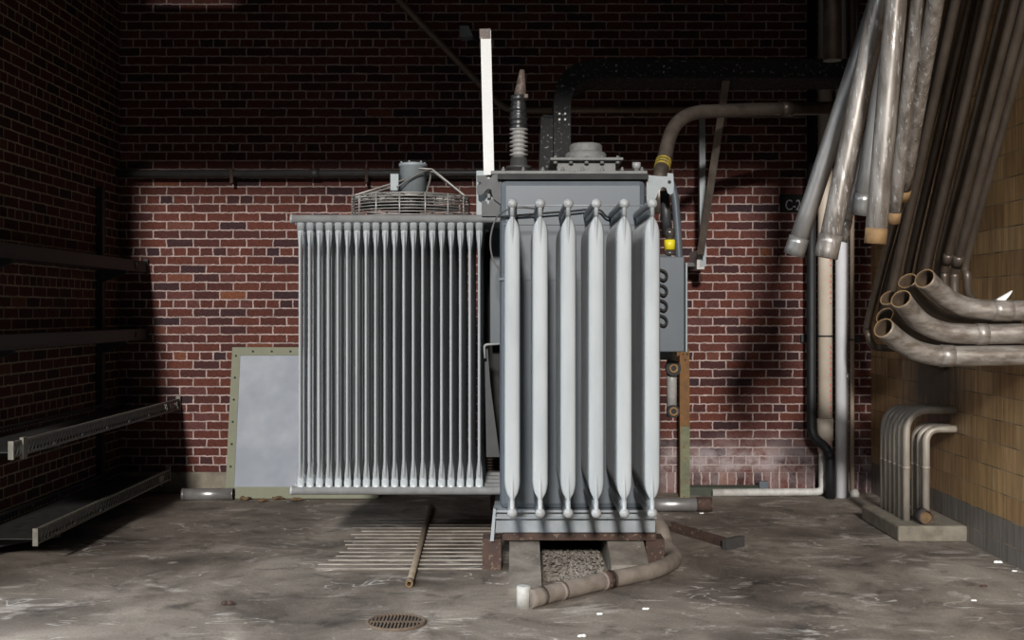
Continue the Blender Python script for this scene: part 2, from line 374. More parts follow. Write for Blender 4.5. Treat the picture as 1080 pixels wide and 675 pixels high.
    def build(self, name, mats, parent=None, origin=None):
        bmesh.ops.recalc_face_normals(self.bm, faces=[f for f in self.bm.faces if True])
        me = bpy.data.meshes.new(name)
        if origin is not None: bmesh.ops.translate(self.bm, vec=-Vector(origin), verts=self.bm.verts)
        self.bm.to_mesh(me); self.bm.free()
        for m in (mats if isinstance(mats, (list, tuple)) else [mats]): me.materials.append(m)
        o = bpy.data.objects.new(name, me); COL.objects.link(o)
        if origin is not None: o.location = origin
        if parent is not None:
            o.parent = parent
            if origin is None:
                root = parent
                off = Vector((0, 0, 0))
                while root is not None:
                    off += root.location; root = root.parent
                o.location = -off
        return o
def tag(o, label=None, cat=None, group=None, kind=None):
    if label: o['label'] = label
    if cat: o['category'] = cat
    if group: o['group'] = group
    if kind: o['kind'] = kind
    return o
def thing(name, label, cat, loc, group=None):
    o = bpy.data.objects.new(name, None); COL.objects.link(o); o.location = Vector(loc); o.empty_display_size = 0.1
    return tag(o, label, cat, group)
def along(pts, d0, d1):
    """sub-path between arc lengths d0,d1"""
    out = []; acc = 0
    pts = [Vector(p) for p in pts]
    def at(d):
        a = 0
        for i in range(len(pts) - 1):
            L = (pts[i + 1] - pts[i]).length
            if a + L >= d: return pts[i].lerp(pts[i + 1], (d - a) / L)
            a += L
        return pts[-1]
    n = max(2, int((d1 - d0) / 0.03) + 1)
    return [at(d0 + (d1 - d0) * i / (n - 1)) for i in range(n)]
def plen(pts): return sum((Vector(pts[i + 1]) - Vector(pts[i])).length for i in range(len(pts) - 1))

# ================================================================ THE SETTING
ZC = 4.47           # underside of the roof slab
YO = 3.0           # front edge of the roofed bay
def structure(name, mb, m):
    o = mb.build(name, m); o['kind'] = 'structure'; return o
structure('floor', MB().box((XL - 0.3, YO, -0.25), (XR + 0.3, YB + 0.3, 0.0)), M['floor'])
structure('ground', MB().box((XL - 5.0, -6.0, -0.25), (XR + 5.0, YO, 0.0)), M['ground_dark'])  # unseen ground, added dark to keep bounce light off the upper wall
structure('wall_back', MB().box((XL - 0.3, YB, 0.0), (XR + 0.3, YB + 0.3, ZC)), M['brick_back'])
structure('wall_left', MB().box((XL - 0.3, 5.6, 0.0), (XL, YB, ZC)), M['brick_left'])  # unseen front end cut short so sky light reaches the right wall
structure('wall_right', MB().box((XR, YO, 0.0), (XR + 0.3, YB, ZC)), M['tile'])
structure('ceiling', MB().box((XL - 0.3, YO, ZC), (XR + 0.3, 7.08, ZC + 0.04)).box((XL - 0.3, 7.26, ZC), (XR + 0.3, YB + 0.3, ZC + 0.04)).box((XL - 0.3, 7.08, ZC), (-2.98, 7.26, ZC + 0.04)).box((-2.3, 7.08, ZC), (XR + 0.3, 7.26, ZC + 0.04)), M['ceiling'])
structure('baseboard_back', MB().box((XL, YB - 0.025, 0.0), (-0.2, YB, 0.165), 0.006), M['concrete'])

# ================================================================ TRANSFORMER
YT = 6.22                                   # front of the tank
T = thing('transformer', 'large grey power transformer with two banks of upright cooling tubes', 'transformer', (0.31, 6.7, 0.17))
tx0, tx1 = -0.094, 0.713
mb = MB().box((tx0, YT, 0.335), (tx1, 8.25, 2.156), 0.035)
mb.box((tx0 - 0.004, YT - 0.004, 1.60), (tx1 + 0.004, YT + 0.01, 1.612)).box((tx0 + 0.02, YT - 0.006, 1.905), (tx1 - 0.02, YT, 1.911))
tank = mb.build('tank', M['tank'], T)
MB().box((tx0 - 0.012, YT - 0.012, 2.155), (tx1 + 0.012, 8.26, 2.186)).build('gasket', M['gasket'], tank)
cover = MB().box((tx0 - 0.05, YT + 0.015, 2.186), (tx1 + 0.01, 8.28, 2.206), 0.004)
for x in [tx0 + 0.02 + 0.11 * i for i in range(8)]:
    cover.lathe((x, YT + 0.05, 2.206), [(0.011, 0), (0.011, 0.012), (0.006, 0.016), (0.006, 0.024)], 8)
cover = cover.build('tank_cover', M['cover'], T)
# base frame
bx0, bx1 = -0.126, 0.765
base = MB().box((bx0, YT + 0.02, 0.205), (bx1, YT + 0.03, 0.335)).box((bx0, YT - 0.03, 0.325), (bx1, 8.3, 0.337)).box((bx0, YT - 0.05, 0.296), (bx1, YT - 0.038, 0.302))
base.box((bx0, YT + 0.03, 0.215), (bx0 + 0.012, 8.3, 0.335)).box((bx1 - 0.012, YT + 0.03, 0.215), (bx1, 8.3, 0.335)).box((bx0, 8.28, 0.215), (bx1, 8.3, 0.335))
base.prism([(bx0 - 0.02, YT - 0.045, 0.17), (bx0, YT - 0.045, 0.17), (bx0 + 0.012, YT - 0.045, 0.345), (bx0 - 0.002, YT - 0.045, 0.35)], (0, 0.09, 0))
base = base.build('base_frame', M['base_paint'], T)
MB().box((bx0 + 0.05, YT - 0.02, 0.17), (bx1, 8.3, 0.206)).build('bottom_flange', M['rust'], base)
for x0, x1, y1 in ((-0.19, -0.085, 0), (0.712, 0.815, 0.0)):
    MB().box((x0, YT + 0.0, 0.0), (x1, YT + 0.16, 0.172), 0.004).build('foot', M['rust'], T)
    MB().box((x0, 8.1, 0.0), (x1, 8.26, 0.172), 0.004).build('foot', M['rust'], T)

# --- cooling tubes: lens-shaped pipes pinched the other way where they meet the headers
ZT, ZB = 1.956, 0.440
def tube_mesh(name, axis, m, seg=28, zt=ZT, zb=ZB):
    """axis 'y': header runs in y (wide across x); axis 'x': header runs in x"""
    L = zt - zb
    ds = [0.0, 0.0605, 0.0606, 0.070, 0.078, 0.086, 0.095, 0.106, 0.118, 0.132, 0.148, 0.166, 0.19, 0.215, 0.25]
    fr = lambda t: t * t * (3 - 2 * t)
    bm = bmesh.new(); R = []
    zz = [(zt - d, d) for d in ds] + [(zt - L / 2, 1.0)] + [(zb + d, d) for d in reversed(ds)]
    for z, d in zz:
        t = min(max((d - 0.066) / 0.10, 0), 1); t = (1 - (1 - t) ** 2.4) * (0.55 + 0.45 * min(1, t * 4))
        ta = fr(min(max((d - 0.062) / 0.15, 0), 1))
        if d <= 0.0605: a, b, a1, b1 = 0.0208, 0.0118, 0.0208, 0.0118
        else:
            a, b = 0.0085, 0.0100 + (0.0390 - 0.0100) * t
            a1, b1 = 0.0185 + (0.0078 - 0.0185) * ta, 0.0095 - 0.002 * ta
        ring = []
        for k in range(seg):
            th = 2 * PI * k / seg
            ca, sb = math.cos(th), math.sin(th)
            # slightly squared lens for the wide section, plain ellipse for the pinched ridge
            e = 2.5
            r1 = 1.0 / ((abs(ca) / a) ** e + (abs(sb) / b) ** e) ** (1 / e)
            r2 = 1.0 / math.sqrt((ca / a1) ** 2 + (sb / b1) ** 2)
            r = max(r1, r2)
            al, ac = r * ca, r * sb
            ring.append(bm.verts.new((ac, al, z) if axis == 'y' else (al, ac, z)))
        R.append(ring)
    for i in range(len(R) - 1):
        for k in range(seg):
            f = bm.faces.new((R[i][k], R[i][(k + 1) % seg], R[i + 1][(k + 1) % seg], R[i + 1][k])); f.smooth = True
    bmesh.ops.recalc_face_normals(bm, faces=bm.faces)
    me = bpy.data.meshes.new(name); bm.to_mesh(me); bm.free(); me.materials.append(m)
    return me
meY = tube_mesh('cooling_tube_front', 'y', M['tube'])
meX = tube_mesh('cooling_tube_side', 'x', M['tube_grey'])
stuff_bm = bmesh.new()
def add_stuff(me, x, y):
    n0 = len(stuff_bm.verts)
    stuff_bm.from_mesh(me); stuff_bm.verts.ensure_lookup_table()
    for v in stuff_bm.verts[n0:]: v.co += Vector((x, y, 0))
# right bank: six header pairs running towards the camera
HX = [(-0.022 + 0.1372 * i) for i in range(6)]
YF = 5.53
def section(path_fn, zt, zb, cap):
    out = []
    for z in (zt, zb):
        m_ = MB(); path_fn(m_, z); out.append(m_)
    top = out[0].build('radiator_section', M['header'], T)
    out[1].build('lower_header', M['header'], top)
    return top
def sub(me, parent, loc):
    o = bpy.data.objects.new('cooling_tube', me); COL.objects.link(o); o.parent = parent; o.location = loc
for x in HX:
    def fn(m_, z, x=x):
        m_.tube([(x, YT + 0.03, z)] + [(x, YF, z)] + [(x, YF - 0.0255 * math.sin(a * PI / 12), z) for a in range(1, 6)], 0.0235, 18,
                radii=[0.0235, 0.0235] + [0.0262 * math.cos(a * PI / 12) for a in range(1, 6)])
    top = section(fn, ZT, ZB, True)
    for j in range(13):
        y = YF + 0.004 + 0.052 * j
        if j < 9: sub(meY, top, (x, y, 0))
        else: add_stuff(meY, x, y)
# left bank: six header pairs running across the picture
LX = [-1.206 + 0.05247 * i for i in range(20)]
for j in range(6):
    y = 6.30 + 0.142 * j
    def fn(m_, z, y=y):
        m_.tube([(-1.262, y, z), (-1.250, y, z), (-1.2499, y, z), (-0.085, y, z)], 0.0235, 18, radii=[0.026, 0.026, 0.0235, 0.0235])
    top = section(fn, ZT - 0.012, ZB - 0.012, False)
    for i, x in enumerate(LX):
        if j < 2: sub(meX, top, (x, y, -0.012))
        else: add_stuff(meX, x, y)
me = bpy.data.meshes.new('cooling_tubes'); stuff_bm.to_mesh(me); stuff_bm.free(); me.materials.append(M['tube_grey'])
o = bpy.data.objects.new('cooling_tube_rows', me); COL.objects.link(o); o.parent = T; o.location = -T.location; o['kind'] = 'stuff'
# rod tying the front headers together
MB().tube([(HX[0], YF + 0.35, ZT + 0.024), (HX[5], YF + 0.35, ZT + 0.024)], 0.0035, 6).build('tie_rod', M['header'], T)
# --- fan on top of the left bank
fx, fy, fr_ = -0.625, 6.66, 0.345
fz0, fz1 = 1.955, 2.095
g = MB()
for k in range(9):
    z = fz0 + (fz1 - fz0) * k / 8
    g.tube([(fx + fr_ * math.cos(2 * PI * a / 40), fy + fr_ * math.sin(2 * PI * a / 40), z) for a in range(41)], 0.0032, 5)
for rr, zz in ((0.30, fz1 + 0.002), (0.25, fz1 + 0.003), (0.2, fz1 + 0.004), (0.15, fz1 + 0.005), (0.10, fz1 + 0.006)):
    g.tube([(fx + rr * math.cos(2 * PI * a / 32), fy + rr * math.sin(2 * PI * a / 32), zz) for a in range(33)], 0.003, 5)
guard = g.build('fan_guard', M['wire'], T)
w = MB()
for k in range(15):
    a = -PI / 2 - 0.09 + 2 * PI * k / 15; c, s = math.cos(a), math.sin(a)
    w.tube([(fx + fr_ * c, fy + fr_ * s, fz0 - 0.02), (fx + fr_ * c, fy + fr_ * s, fz1), (fx + 0.08 * c, fy + 0.08 * s, fz1 + 0.008)], 0.0050, 6)
for sy in (-1, 1):
    for off in (0.10, 0.24):
        w.tube([(fx - fr_ * math.cos(off), fy + sy * fr_ * math.sin(off), fz1 - 0.01), (fx - fr_ * math.cos(off) + 0.02, fy + sy * fr_ * math.sin(off), fz1 + 0.012), (fx - 0.03, fy + sy * 0.085, fz1 + 0.10)], 0.0052, 6)
        w.tube([(fx + fr_ * math.cos(off), fy + sy * fr_ * math.sin(off), fz1 - 0.01), (fx + fr_ * math.cos(off) - 0.02, fy + sy * fr_ * math.sin(off), fz1 + 0.012), (fx + 0.13, fy + sy * 0.06, fz1 + 0.165), (fx + 0.05, fy + sy * 0.09, fz1 + 0.165)], 0.0052, 6)
w.build('guard_strut', M['wire'], guard)
mot = MB().lathe((fx + 0.015, fy - 0.02, fz1 + 0.012), [(0.079, 0), (0.079, 0.17), (0.084, 0.172), (0.084, 0.186), (0.078, 0.19), (0.03, 0.198), (0.0, 0.198)], 28)
for a in range(6):
    mot.lathe((fx + 0.015 + 0.07 * math.cos(a * PI / 3 + .3), fy - 0.02 + 0.07 * math.sin(a * PI / 3 + .3), fz1 + 0.20), [(0.006, 0), (0.006, 0.012), (0, 0.013)], 6)
mot.build('fan_motor', M['lug_light'], guard)
MB().box((fx - 0.112, fy - 0.09, fz1 + 0.035), (fx - 0.062, fy - 0.03, fz1 + 0.135), 0.004).build('junction_box', M['lug_light'], guard)
b = MB()
for k in range(4):
    a = k * PI / 2 + 0.4
    b.box((-0.04, 0.05, -0.003), (0.04, 0.30, 0.003), 0, None)
    vs = list(b.bm.verts)[-8:]
    bmesh.ops.rotate(b.bm, cent=(0, 0, 0), matrix=Matrix.Rotation(0.45, 3, 'Y'), verts=vs)
    bmesh.ops.rotate(b.bm, cent=(0, 0, 0), matrix=Matrix.Rotation(a, 3, 'Z'), verts=vs)
    bmesh.ops.translate(b.bm, vec=(fx, fy, fz0 + 0.09), verts=vs)
b.lathe((fx, fy, fz0 + 0.05), [(0.055, 0), (0.055, 0.13)], 16)
b.build('fan_blade', M['lug_dark'], guard)
MB().tube(catmull([(fx - 0.07, fy - 0.12, fz1 + 0.05), (fx + 0.02, fy - 0.125, fz1 + 0.11), (fx + 0.1, fy - 0.10, fz1 + 0.15), (fx + 0.12, fy - 0.06, fz1 + 0.12), (fx + 0.09, fy - 0.09, fz1 - 0.01)]), 0.006, 6).build('fan_lead', M['cable'], guard)
# --- bushing
bx, by, bz = 0.012, 6.6, 2.2
prof = [(0.068, 0.0), (0.068, 0.06), (0.075, 0.062), (0.075, 0.075), (0.052, 0.08), (0.048, 0.125)]
MB().lathe((bx, by, bz), prof, 28).build('bushing_base', M['dark_pipe'], T)
prof = [(0.036, 0.125)]
z = 0.135
while z < 0.285:
    prof += [(0.036, z), (0.054, z + 0.006), (0.054, z + 0.011), (0.036, z + 0.016)]; z += 0.0245
prof += [(0.036, 0.292)]
bush = MB().lathe((bx, by, bz), prof, 28).build('bushing', M['porcelain'], T)
tp = []
for k in range(22):
    t = k / 21
    tp.append((0.049 + 0.006 * math.sin(k * 2.1) * (1 if k % 2 else 0.4) + 0.004 * math.sin(t * 6), 0.288 + 0.20 * t))
MB().lathe((bx - 0.002, by, bz), tp, 14).build('tape_wrap', M['tape'], bush)
sp = MB().tube([(bx + 0.008, by, bz + 0.48), (bx + 0.012, by, bz + 0.54), (bx + 0.02, by, bz + 0.64)], 0.02, 10, radii=[0.040, 0.030, 0.014])
sp.box((bx - 0.02, by - 0.03, bz + 0.47), (bx + 0.055, by + 0.03, bz + 0.495), 0.006)
sp.build('terminal', M['spike'], bush)
# --- manhole on the cover
mx0, mx1, my = 0.20, 0.595, 6.62
mh = MB().box((mx0 + 0.03, my - 0.18, 2.206), (mx1 - 0.03, my + 0.2, 2.285), 0.004).box((mx0 - 0.01, my - 0.22, 2.285), (mx1 + 0.01, my + 0.24, 2.302), 0.004)
mh = mh.build('manhole', M['cover'], T)
for i in range(5):
    x = mx0 + 0.02 + i * (mx1 - mx0 - 0.04) / 4
    MB().lathe((x, my - 0.195, 2.268), [(0.013, 0), (0.013, 0.017), (0.008, 0.018), (0.008, 0.045), (0, 0.047)], 8).build('bolt', M['cover'], mh)
MB().lathe((0.405, my, 2.302), [(0.118, 0), (0.121, 0.008), (0.121, 0.045), (0.110, 0.055), (0.098, 0.058), (0.096, 0.062), (0.096, 0.094), (0.086, 0.106), (0.0, 0.108)], 32).build('relief_cap', M['cover'], mh)
MB().lathe((0.705 - 0.01, 6.55, 2.206), [(0.017, 0), (0.017, 0.05), (0.025, 0.052), (0.025, 0.085), (0.0, 0.087)], 14).build('filler_plug', M['header'], T)
# --- lifting lugs
def plate(pix, Y, th): return MB().prism([P(x, y, Y) for x, y in pix], (0, th, 0))
plate([(502.5, 180), (520, 180), (520, 227), (502.5, 227)], 6.33, 0.012).build('bracket_plate', M['lug_light'], T)
plate([(503, 185), (513, 185), (513, 188), (516, 189), (518, 187), (519.5, 184.5), (523, 183.5), (529, 186), (529, 216), (526, 214), (521, 210), (519, 205), (518, 200), (514.5, 199), (512, 201), (509, 205), (506, 206), (503, 204), (503, 195), (507, 194.5), (508, 193), (507, 192), (503, 191.5)], 6.24, 0.02).build('lifting_lug', M['lug_dark'], T)
plate([(508, 212), (513, 212), (515, 216), (517, 210), (522, 210), (528, 214), (528, 228), (508, 228)], 6.26, 0.014).build('bracket_plate', M['lug_dark'], T)
lug = plate([(682, 184.5), (697, 186), (704, 186), (704, 182.5), (710, 183), (710.8, 196), (710, 203.5), (707, 205.5), (704.3, 203.5), (702.5, 198), (699, 197), (696, 199), (693, 206), (690, 213), (682, 215)], 6.24, 0.02).build('lifting_lug', M['lug_light'], T)
MB().lathe(P(706, 192, 6.24) - Vector((0, 0.002, 0)), [(0.010, 0), (0.010, 0.004)], 16, 'y').build('lug_hole', M['gasket'], lug)
# --- wiring at the front
MB().tube(catmull([P(565, 220, 6.15), P(548, 219, 6.1), P(533, 222, 6.15), P(523, 231, 6.2), P(518, 247, 6.2), P(517.5, 262, 6.2), P(521, 276, 6.2), P(528, 286, 6.21)]), 0.005, 6).build('cable', M['cable'], T)
MB().tube(catmull([P(528, 229, 6.2), P(560, 226, 6.18), P(600, 223, 6.18), P(630, 221, 6.18), P(641, 229, 6.18), P(660, 232, 6.2)]), 0.006, 6).build('cable', M['gasket'], T)
# --- right-hand side: control cabinet, gauge, pipes
cab = MB().box((0.735, 6.32, 1.20), (0.940, 6.75, 1.735), 0.006)
cab = cab.build('control_cabinet', M['tank'], T)
MB().box((0.945, 6.32, 1.20), (0.957, 6.75, 1.70), 0.003).build('cabinet_door', M['lug_light'], cab)
MB().box((0.71, 6.45, 1.66), (0.76, 6.5, 1.70)).build('cabinet_bracket', M['tank'], cab)
MB().tube(catmull([P(705, 186, 6.5), P(711, 205, 6.5), P(714, 235, 6.5), P(716.5, 277, 6.5)]), 0.023, 12).build('riser_pipe', M['tank'], T)
MB().tube([P(701, 201, 6.45), P(703.5, 250, 6.45)], 0.028, 12).build('riser_pipe', M['lug_dark'], T)
gz = 1.43 + (328 - 257) / 187.0
gg = MB().lathe((0.862, 6.36, gz - 0.065), [(0.030, 0), (0.030, 0.02), (0.022, 0.024), (0.022, 0.10), (0.030, 0.104), (0.030, 0.135), (0.02, 0.15), (0, 0.152)], 16).build('oil_gauge', M['glassy'], T)
MB().lathe((0.862, 6.36, gz - 0.035), [(0.031, 0), (0.031, 0.055), (0.024, 0.057)], 16).build('gauge_window', M['yellow'], gg)
MB().bar((0.70, 6.36, gz - 0.07), (0.87, 6.36, gz - 0.07), 0.03, 0.02).build('gauge_arm', M['lug_dark'], gg)
for k in range(4):
    z0 = 1.66 - k * 0.085
    MB().tube(catmull([(0.80, 6.31, z0), (0.828, 6.30, z0 - 0.012), (0.838, 6.305, z0 - 0.04), (0.822, 6.30, z0 - 0.058), (0.80, 6.31, z0 - 0.05)]), 0.008, 6).build('wire_loop', M['gasket'], cab)
dv = MB().tube([P(708.5, 366, 6.6), P(708.5, 440, 6.6)], 0.030, 14).build('drain_pipe', M['porcelain'], T)
for y_, r_ in ((388, 0.044), (433, 0.036)):
    c = P(709, y_, 6.6)
    MB().lathe(c + Vector((0, -0.06, 0)), [(r_, 0), (r_, 0.05)], 20, 'y').build('flange', M['gasket'], dv)
    MB().tube([c + Vector((0.021 * math.cos(a * PI / 8), -0.062, 0.021 * math.sin(a * PI / 8))) for a in range(17)], 0.006, 6).build('ring_nut', M['rim'], dv)
MB().bar((0.70, 6.6, P(0, 375, 6.6).z), (0.91, 6.6, P(0, 375, 6.6).z), 0.05, 0.05).build('pipe_arm', M['tank'], dv)
# black sheet painting the shaded cavity between the two banks, then the plates
MB().prism([P(508, 228, 7.0), P(532, 228, 7.0), P(532, 520, 7.0), P(508, 520, 7.0)], (0, 0.03, 0)).build('shade_backing', M['gasket'], T)
MB().prism([P(517, 236, 6.8), P(530, 236, 6.8), P(530, 362, 6.8), P(517, 362, 6.8)], (0, 0.05, 0)).build('valve_plate', M['tank'], T)
MB().prism([P(511, 364, 6.5), P(514, 363, 6.5), P(517, 405, 6.5), P(527, 482, 6.5), P(513, 482, 6.5)], (0, 0.05, 0)).build('valve_plate', M['lug_dark'], T)
MB().tube(filleted([P(528, 362.5, 6.45), P(510.5, 363.5, 6.45), P(511.5, 378, 6.45)], 0.02), 0.007, 8).build('hook', M['header'], T)
ribs = MB()
for k in range(10):
    yy = 484 + 3 * k
    ribs.box(P(512, yy + 1.6, 6.9), P(526, yy, 6.9) + Vector((0, 0.2, 0)))
ribs.build('louvre', M['rust'], T)

# ---------------------------------------------------------------- things standing round and on the transformer
t = thing('white_bar', 'tall white painted square bar standing upright at the transformer corner', 'bar', P(515.5, 185, 6.30))
MB().bar(P(512.3, 33, 6.30), P(515.8, 185, 6.30), 0.058, 0.050, (0, 1, 0)).build('bar_shaft', M['white_metal'], t)
MB().tube([P(515.3, 184, 6.31), P(515.8, 209, 6.31)], 0.011, 10).build('bar_stub', M['floor_white'], t)
MB().bar(P(511.6, 31.5, 6.30), P(511.9, 42, 6.30), 0.061, 0.053, (0, 1, 0)).build('bar_tip', M['spike'], t)

# bus duct rising from the cover and running right
t = thing('bus_duct', 'black speckled rectangular duct rising from the transformer and bending right', 'duct', (0.31, 7.95, 2.206))
YD = 7.75
inner = filleted([P(602, 180, YD), P(602, 82, YD), P(900, 82, YD)], 0.20, 14)
outer = filleted([P(584, 180, YD), P(584, 62, YD), P(900, 62, YD)], 0.32, 14)
outer[0].z = inner[0].z = 2.207
mb = MB()
ring = []
for a_, b_ in zip(outer, inner):
    ring.append([mb.bm.verts.new(p) for p in (a_, a_ + Vector((0, 0.42, 0)), b_ + Vector((0, 0.42, 0)), b_)])
for i in range(len(ring) - 1):
    for k in range(4):
        mb.bm.faces.new((ring[i][k], ring[i][(k + 1) % 4], ring[i + 1][(k + 1) % 4], ring[i + 1][k]))
mb.bm.faces.new(ring[0]); mb.bm.faces.new(ring[-1][::-1])
mb.build('duct_body', M['duct'], t)
mb = MB()
for x in (586, 600): mb.bar(P(x, 176, YD) - Vector((0, 0.004, 0)), P(x, 118, YD) - Vector((0, 0.004, 0)), 0.012, 0.008, (0, 1, 0))
for py in (64.5, 79.5): mb.bar(P(640, py, YD) - Vector((0, 0.004, 0)), P(890, py, YD) - Vector((0, 0.004, 0)), 0.008, 0.012, (0, 0, 1))
mb.build('seam_strip', M['duct'], t)
for x, y in ((590, 120), (596, 120), (590, 126), (596, 126), (650, 69), (650, 75), (700, 70), (700, 76)):
    MB().lathe(P(x, y, YD) - Vector((0, 0.006, 0)), [(0.008, 0), (0.008, 0.008)], 8, 'y').build('rivet', M['wire'], t)
t = thing('short_duct', 'short black speckled duct end standing left of the tall duct', 'duct', (0.2, 7.9, 2.206))
a0, a1, a2, a3 = P(568, 180, YD), P(583, 180, YD), P(583.3, 122, YD), P(571, 121, YD)
a0.z = a1.z = 2.207
MB().prism([a0, a1, a2, a3], (0, 0.42, 0)).build('duct_body', M['duct'], t)
mb = MB().bar(a3 + Vector((0.005, -0.004, 0)), a0 + Vector((0.005, -0.004, 0)), 0.012, 0.008, (0, 1, 0)).bar(a3 + Vector((0, -0.004, -0.006)), a2 + Vector((0, -0.004, -0.006)), 0.008, 0.012, (0, 0, 1))
mb.build('seam_strip', M['duct'], t)

def pipe_thing(name, label, cat, path, r, m, collars=(), hollow=0, group=None, seg=16, cm=None, cr=1.18, loc=None, part='pipe_body', cname='coupling', rimm=None):
    t = thing(name, label, cat, loc if loc is not None else path[0], group)
    mats = [m, M['inner'], rimm or M['rim']] if hollow else m
    MB().tube(path, r, seg, hollow).build(part, mats, t)
    for d0, d1 in collars:
        MB().tube(along(path, d0, d1), r * cr, seg, hollow=(r * (cr - 1) + 0.001) if hollow else 0).build(cname, [cm or m, M['inner'], M['inner']] if hollow else (cm or m), t)
    return t
# large brown conduit sweeping down into the transformer
path = filleted([P(900, 113.5, 7.9), P(757, 117, 7.7), P(722, 126, 7.4), P(706, 152, 7.1), P(695, 186, 6.95)], 0.14, 6)
cpath = filleted([P(905, 113.5, 8.0), P(770, 116, 7.7), P(712, 120, 7.35), P(695, 190, 6.95), P(695, 225, 6.95)], 0.42, 16)
t = pipe_thing('steel_conduit', 'thick brownish conduit curving down into the right top corner of the transformer', 'pipe', cpath[::-1], 0.046, M['galv_brown'], [(1.75, 1.83)], cr=1.15)
b = MB()
for d in (0.31, 0.335, 0.36): b.tube(along(cpath[::-1], d, d + 0.016), 0.051, 16)
b.build('yellow_band', M['yellow_rust'], t)
# thin conduit under the roof on the back wall
path = filleted([P(846, 115, 8.78), P(533, 116.5, 8.78), P(420, 0, 8.78), P(380, -60, 8.78)], 0.1, 8)
pipe_thing('thin_conduit', 'thin brown conduit along the dark upper wall bending diagonally upward', 'pipe', path, 0.026, M['thin_brown'], [(0.5, 0.56)])
# pulley clamp beside the top of the white bar
t = thing('pulley_clamp', 'small pale grey pulley clamp on the dark wall beside the white bar top', 'bracket', P(491, 33, 8.5))
MB().prism([P(484.5, 27, 8.45), P(494, 27, 8.45), P(499, 38, 8.45), P(486, 39, 8.45)], (0, 0.12, 0)).build('bracket_body', M['lug_light'], t)
MB().bar(P(491, 33, 8.55), P(491, 33, YB - 0.002), 0.06, 0.06).build('bracket_arm', M['dark_pipe'], t)
MB().tube(catmull([P(497, 37, 8.5), P(501, 41, 8.5), P(508, 42, 8.6)]), 0.012, 8).build('bracket_hook', M['dark_pipe'], t)
# dark pipe along the back wall at the top of the lit part
path = [P(118, 183.5, 8.80), P(510, 182.5, 8.80), P(660, 182.5, 8.80)]
path[0].x = XL + 0.002
t = pipe_thing('horizontal_pipe', 'dark horizontal pipe along the back wall above the fan', 'pipe', path, 0.029, M['dark_pipe'], [(1.5, 1.58), (2.9, 2.98)], cr=1.25)
for d in (0.9, 1.95, 2.3):
    p = along(path, d, d + 0.03)[0]
    MB().box((p.x - 0.012, 8.80 - 0.032, p.z - 0.075), (p.x + 0.012, YB, p.z + 0.034)).build('pipe_clip', M['rust'], t)
# struts
t = thing('strut', 'pale vertical angle strut on the back wall right of the transformer', 'strut', P(741, 283, 8.5))
a, b = P(740.5, 110, 8.5), P(741.5, 281, 8.5)
MB().bar(a, b, 0.045, 0.006, (0, 1, 0)).build('flange', M['lug_light'], t)
MB().bar(a + Vector((-0.02, 0.03, 0)), b + Vector((-0.02, 0.03, 0)), 0.006, 0.06, (0, 1, 0)).build('web', M['lug_dark'], t)
MB().box(P(735, 284, 8.5), P(743, 264, 8.5) + Vector((0, YB - 8.502, 0))).build('foot_plate', M['floor_white'], t)
MB().box(P(722, 281, 8.6), P(738, 277, 8.6) + Vector((0, 0.275, 0))).build('wall_shelf', M['dark_pipe'], t)
t = thing('strut', 'brown diagonal angle strut leaning across the pale vertical strut', 'strut', P(739, 268, 8.4))
a, b = P(766, 83, 7.85), P(738.5, 268, 8.4)
MB().bar(a, b, 0.050, 0.006, (0, 1, 0)).build('flange', M['galv_brown'], t)
MB().bar(a + Vector((0.026, 0.03, 0)), b + Vector((0.026, 0.03, 0)), 0.006, 0.06, (0, 1, 0)).build('web', M['dark_pipe'], t)
# sign C-2
t = thing('sign', 'small black wall sign with pale letter and number behind the hanging conduit', 'sign', P(837, 224, YB))
MB().box(P(822.5, 224, YB - 0.012), P(850, 205, YB - 0.012) + Vector((0, 0.011, 0)), 0.002).build('sign_plate', M['sign'], t)
cu = bpy.data.curves.new('letters', 'FONT'); cu.body = 'C-2'; cu.size = 0.118; cu.extrude = 0.0015; cu.space_character = 0.95
co = bpy.data.objects.new('tmp', cu); COL.objects.link(co)
dg = bpy.context.evaluated_depsgraph_get(); dg.update()
lm = bpy.data.meshes.new_from_object(co.evaluated_get(dg)); bpy.data.objects.remove(co)
lm.transform(Matrix.Diagonal((0.72, 1, 1, 1))); lm.transform(Matrix.Rotation(PI / 2, 4, 'X')); lm.materials.clear(); lm.materials.append(M['letter'])
lo = bpy.data.objects.new('lettering', lm); COL.objects.link(lo); lo.parent = t
lo.location = P(828, 221.5, YB - 0.014) - t.location
# rusty angle post
t = thing('angle_post', 'rusty upright angle post with green lower half by the back wall', 'post', PF(722, 517.5))
yp = 8.62
a, b = P(722, 368, yp), P(722.5, 450, yp)
c = Vector((b.x, yp, 0.0))
MB().bar(a, b, 0.072, 0.008, (0, 1, 0)).build('upper_flange', M['rust_orange'], t)
MB().bar(b, c, 0.072, 0.008, (0, 1, 0)).build('lower_flange', M['green_post'], t)
MB().bar(a + Vector((-0.034, 0.035, 0)), c + Vector((-0.034, 0.035, 0)), 0.008, 0.07, (0, 1, 0)).build('web', M['rust_orange'], t)
MB().box(P(713, 375, yp), P(719, 367, yp) + Vector((0, 0.01, 0))).build('tab', M['rust_orange'], t)
for x, y in ((720, 369), (725, 369), (720.5, 373.5), (725, 373.5), (722.5, 379.5)):
    MB().lathe(P(x, y, yp) - Vector((0, 0.006, 0)), [(0.008, 0), (0.008, 0.004)], 10, 'y').build('bolt_hole', M['gasket'], t)

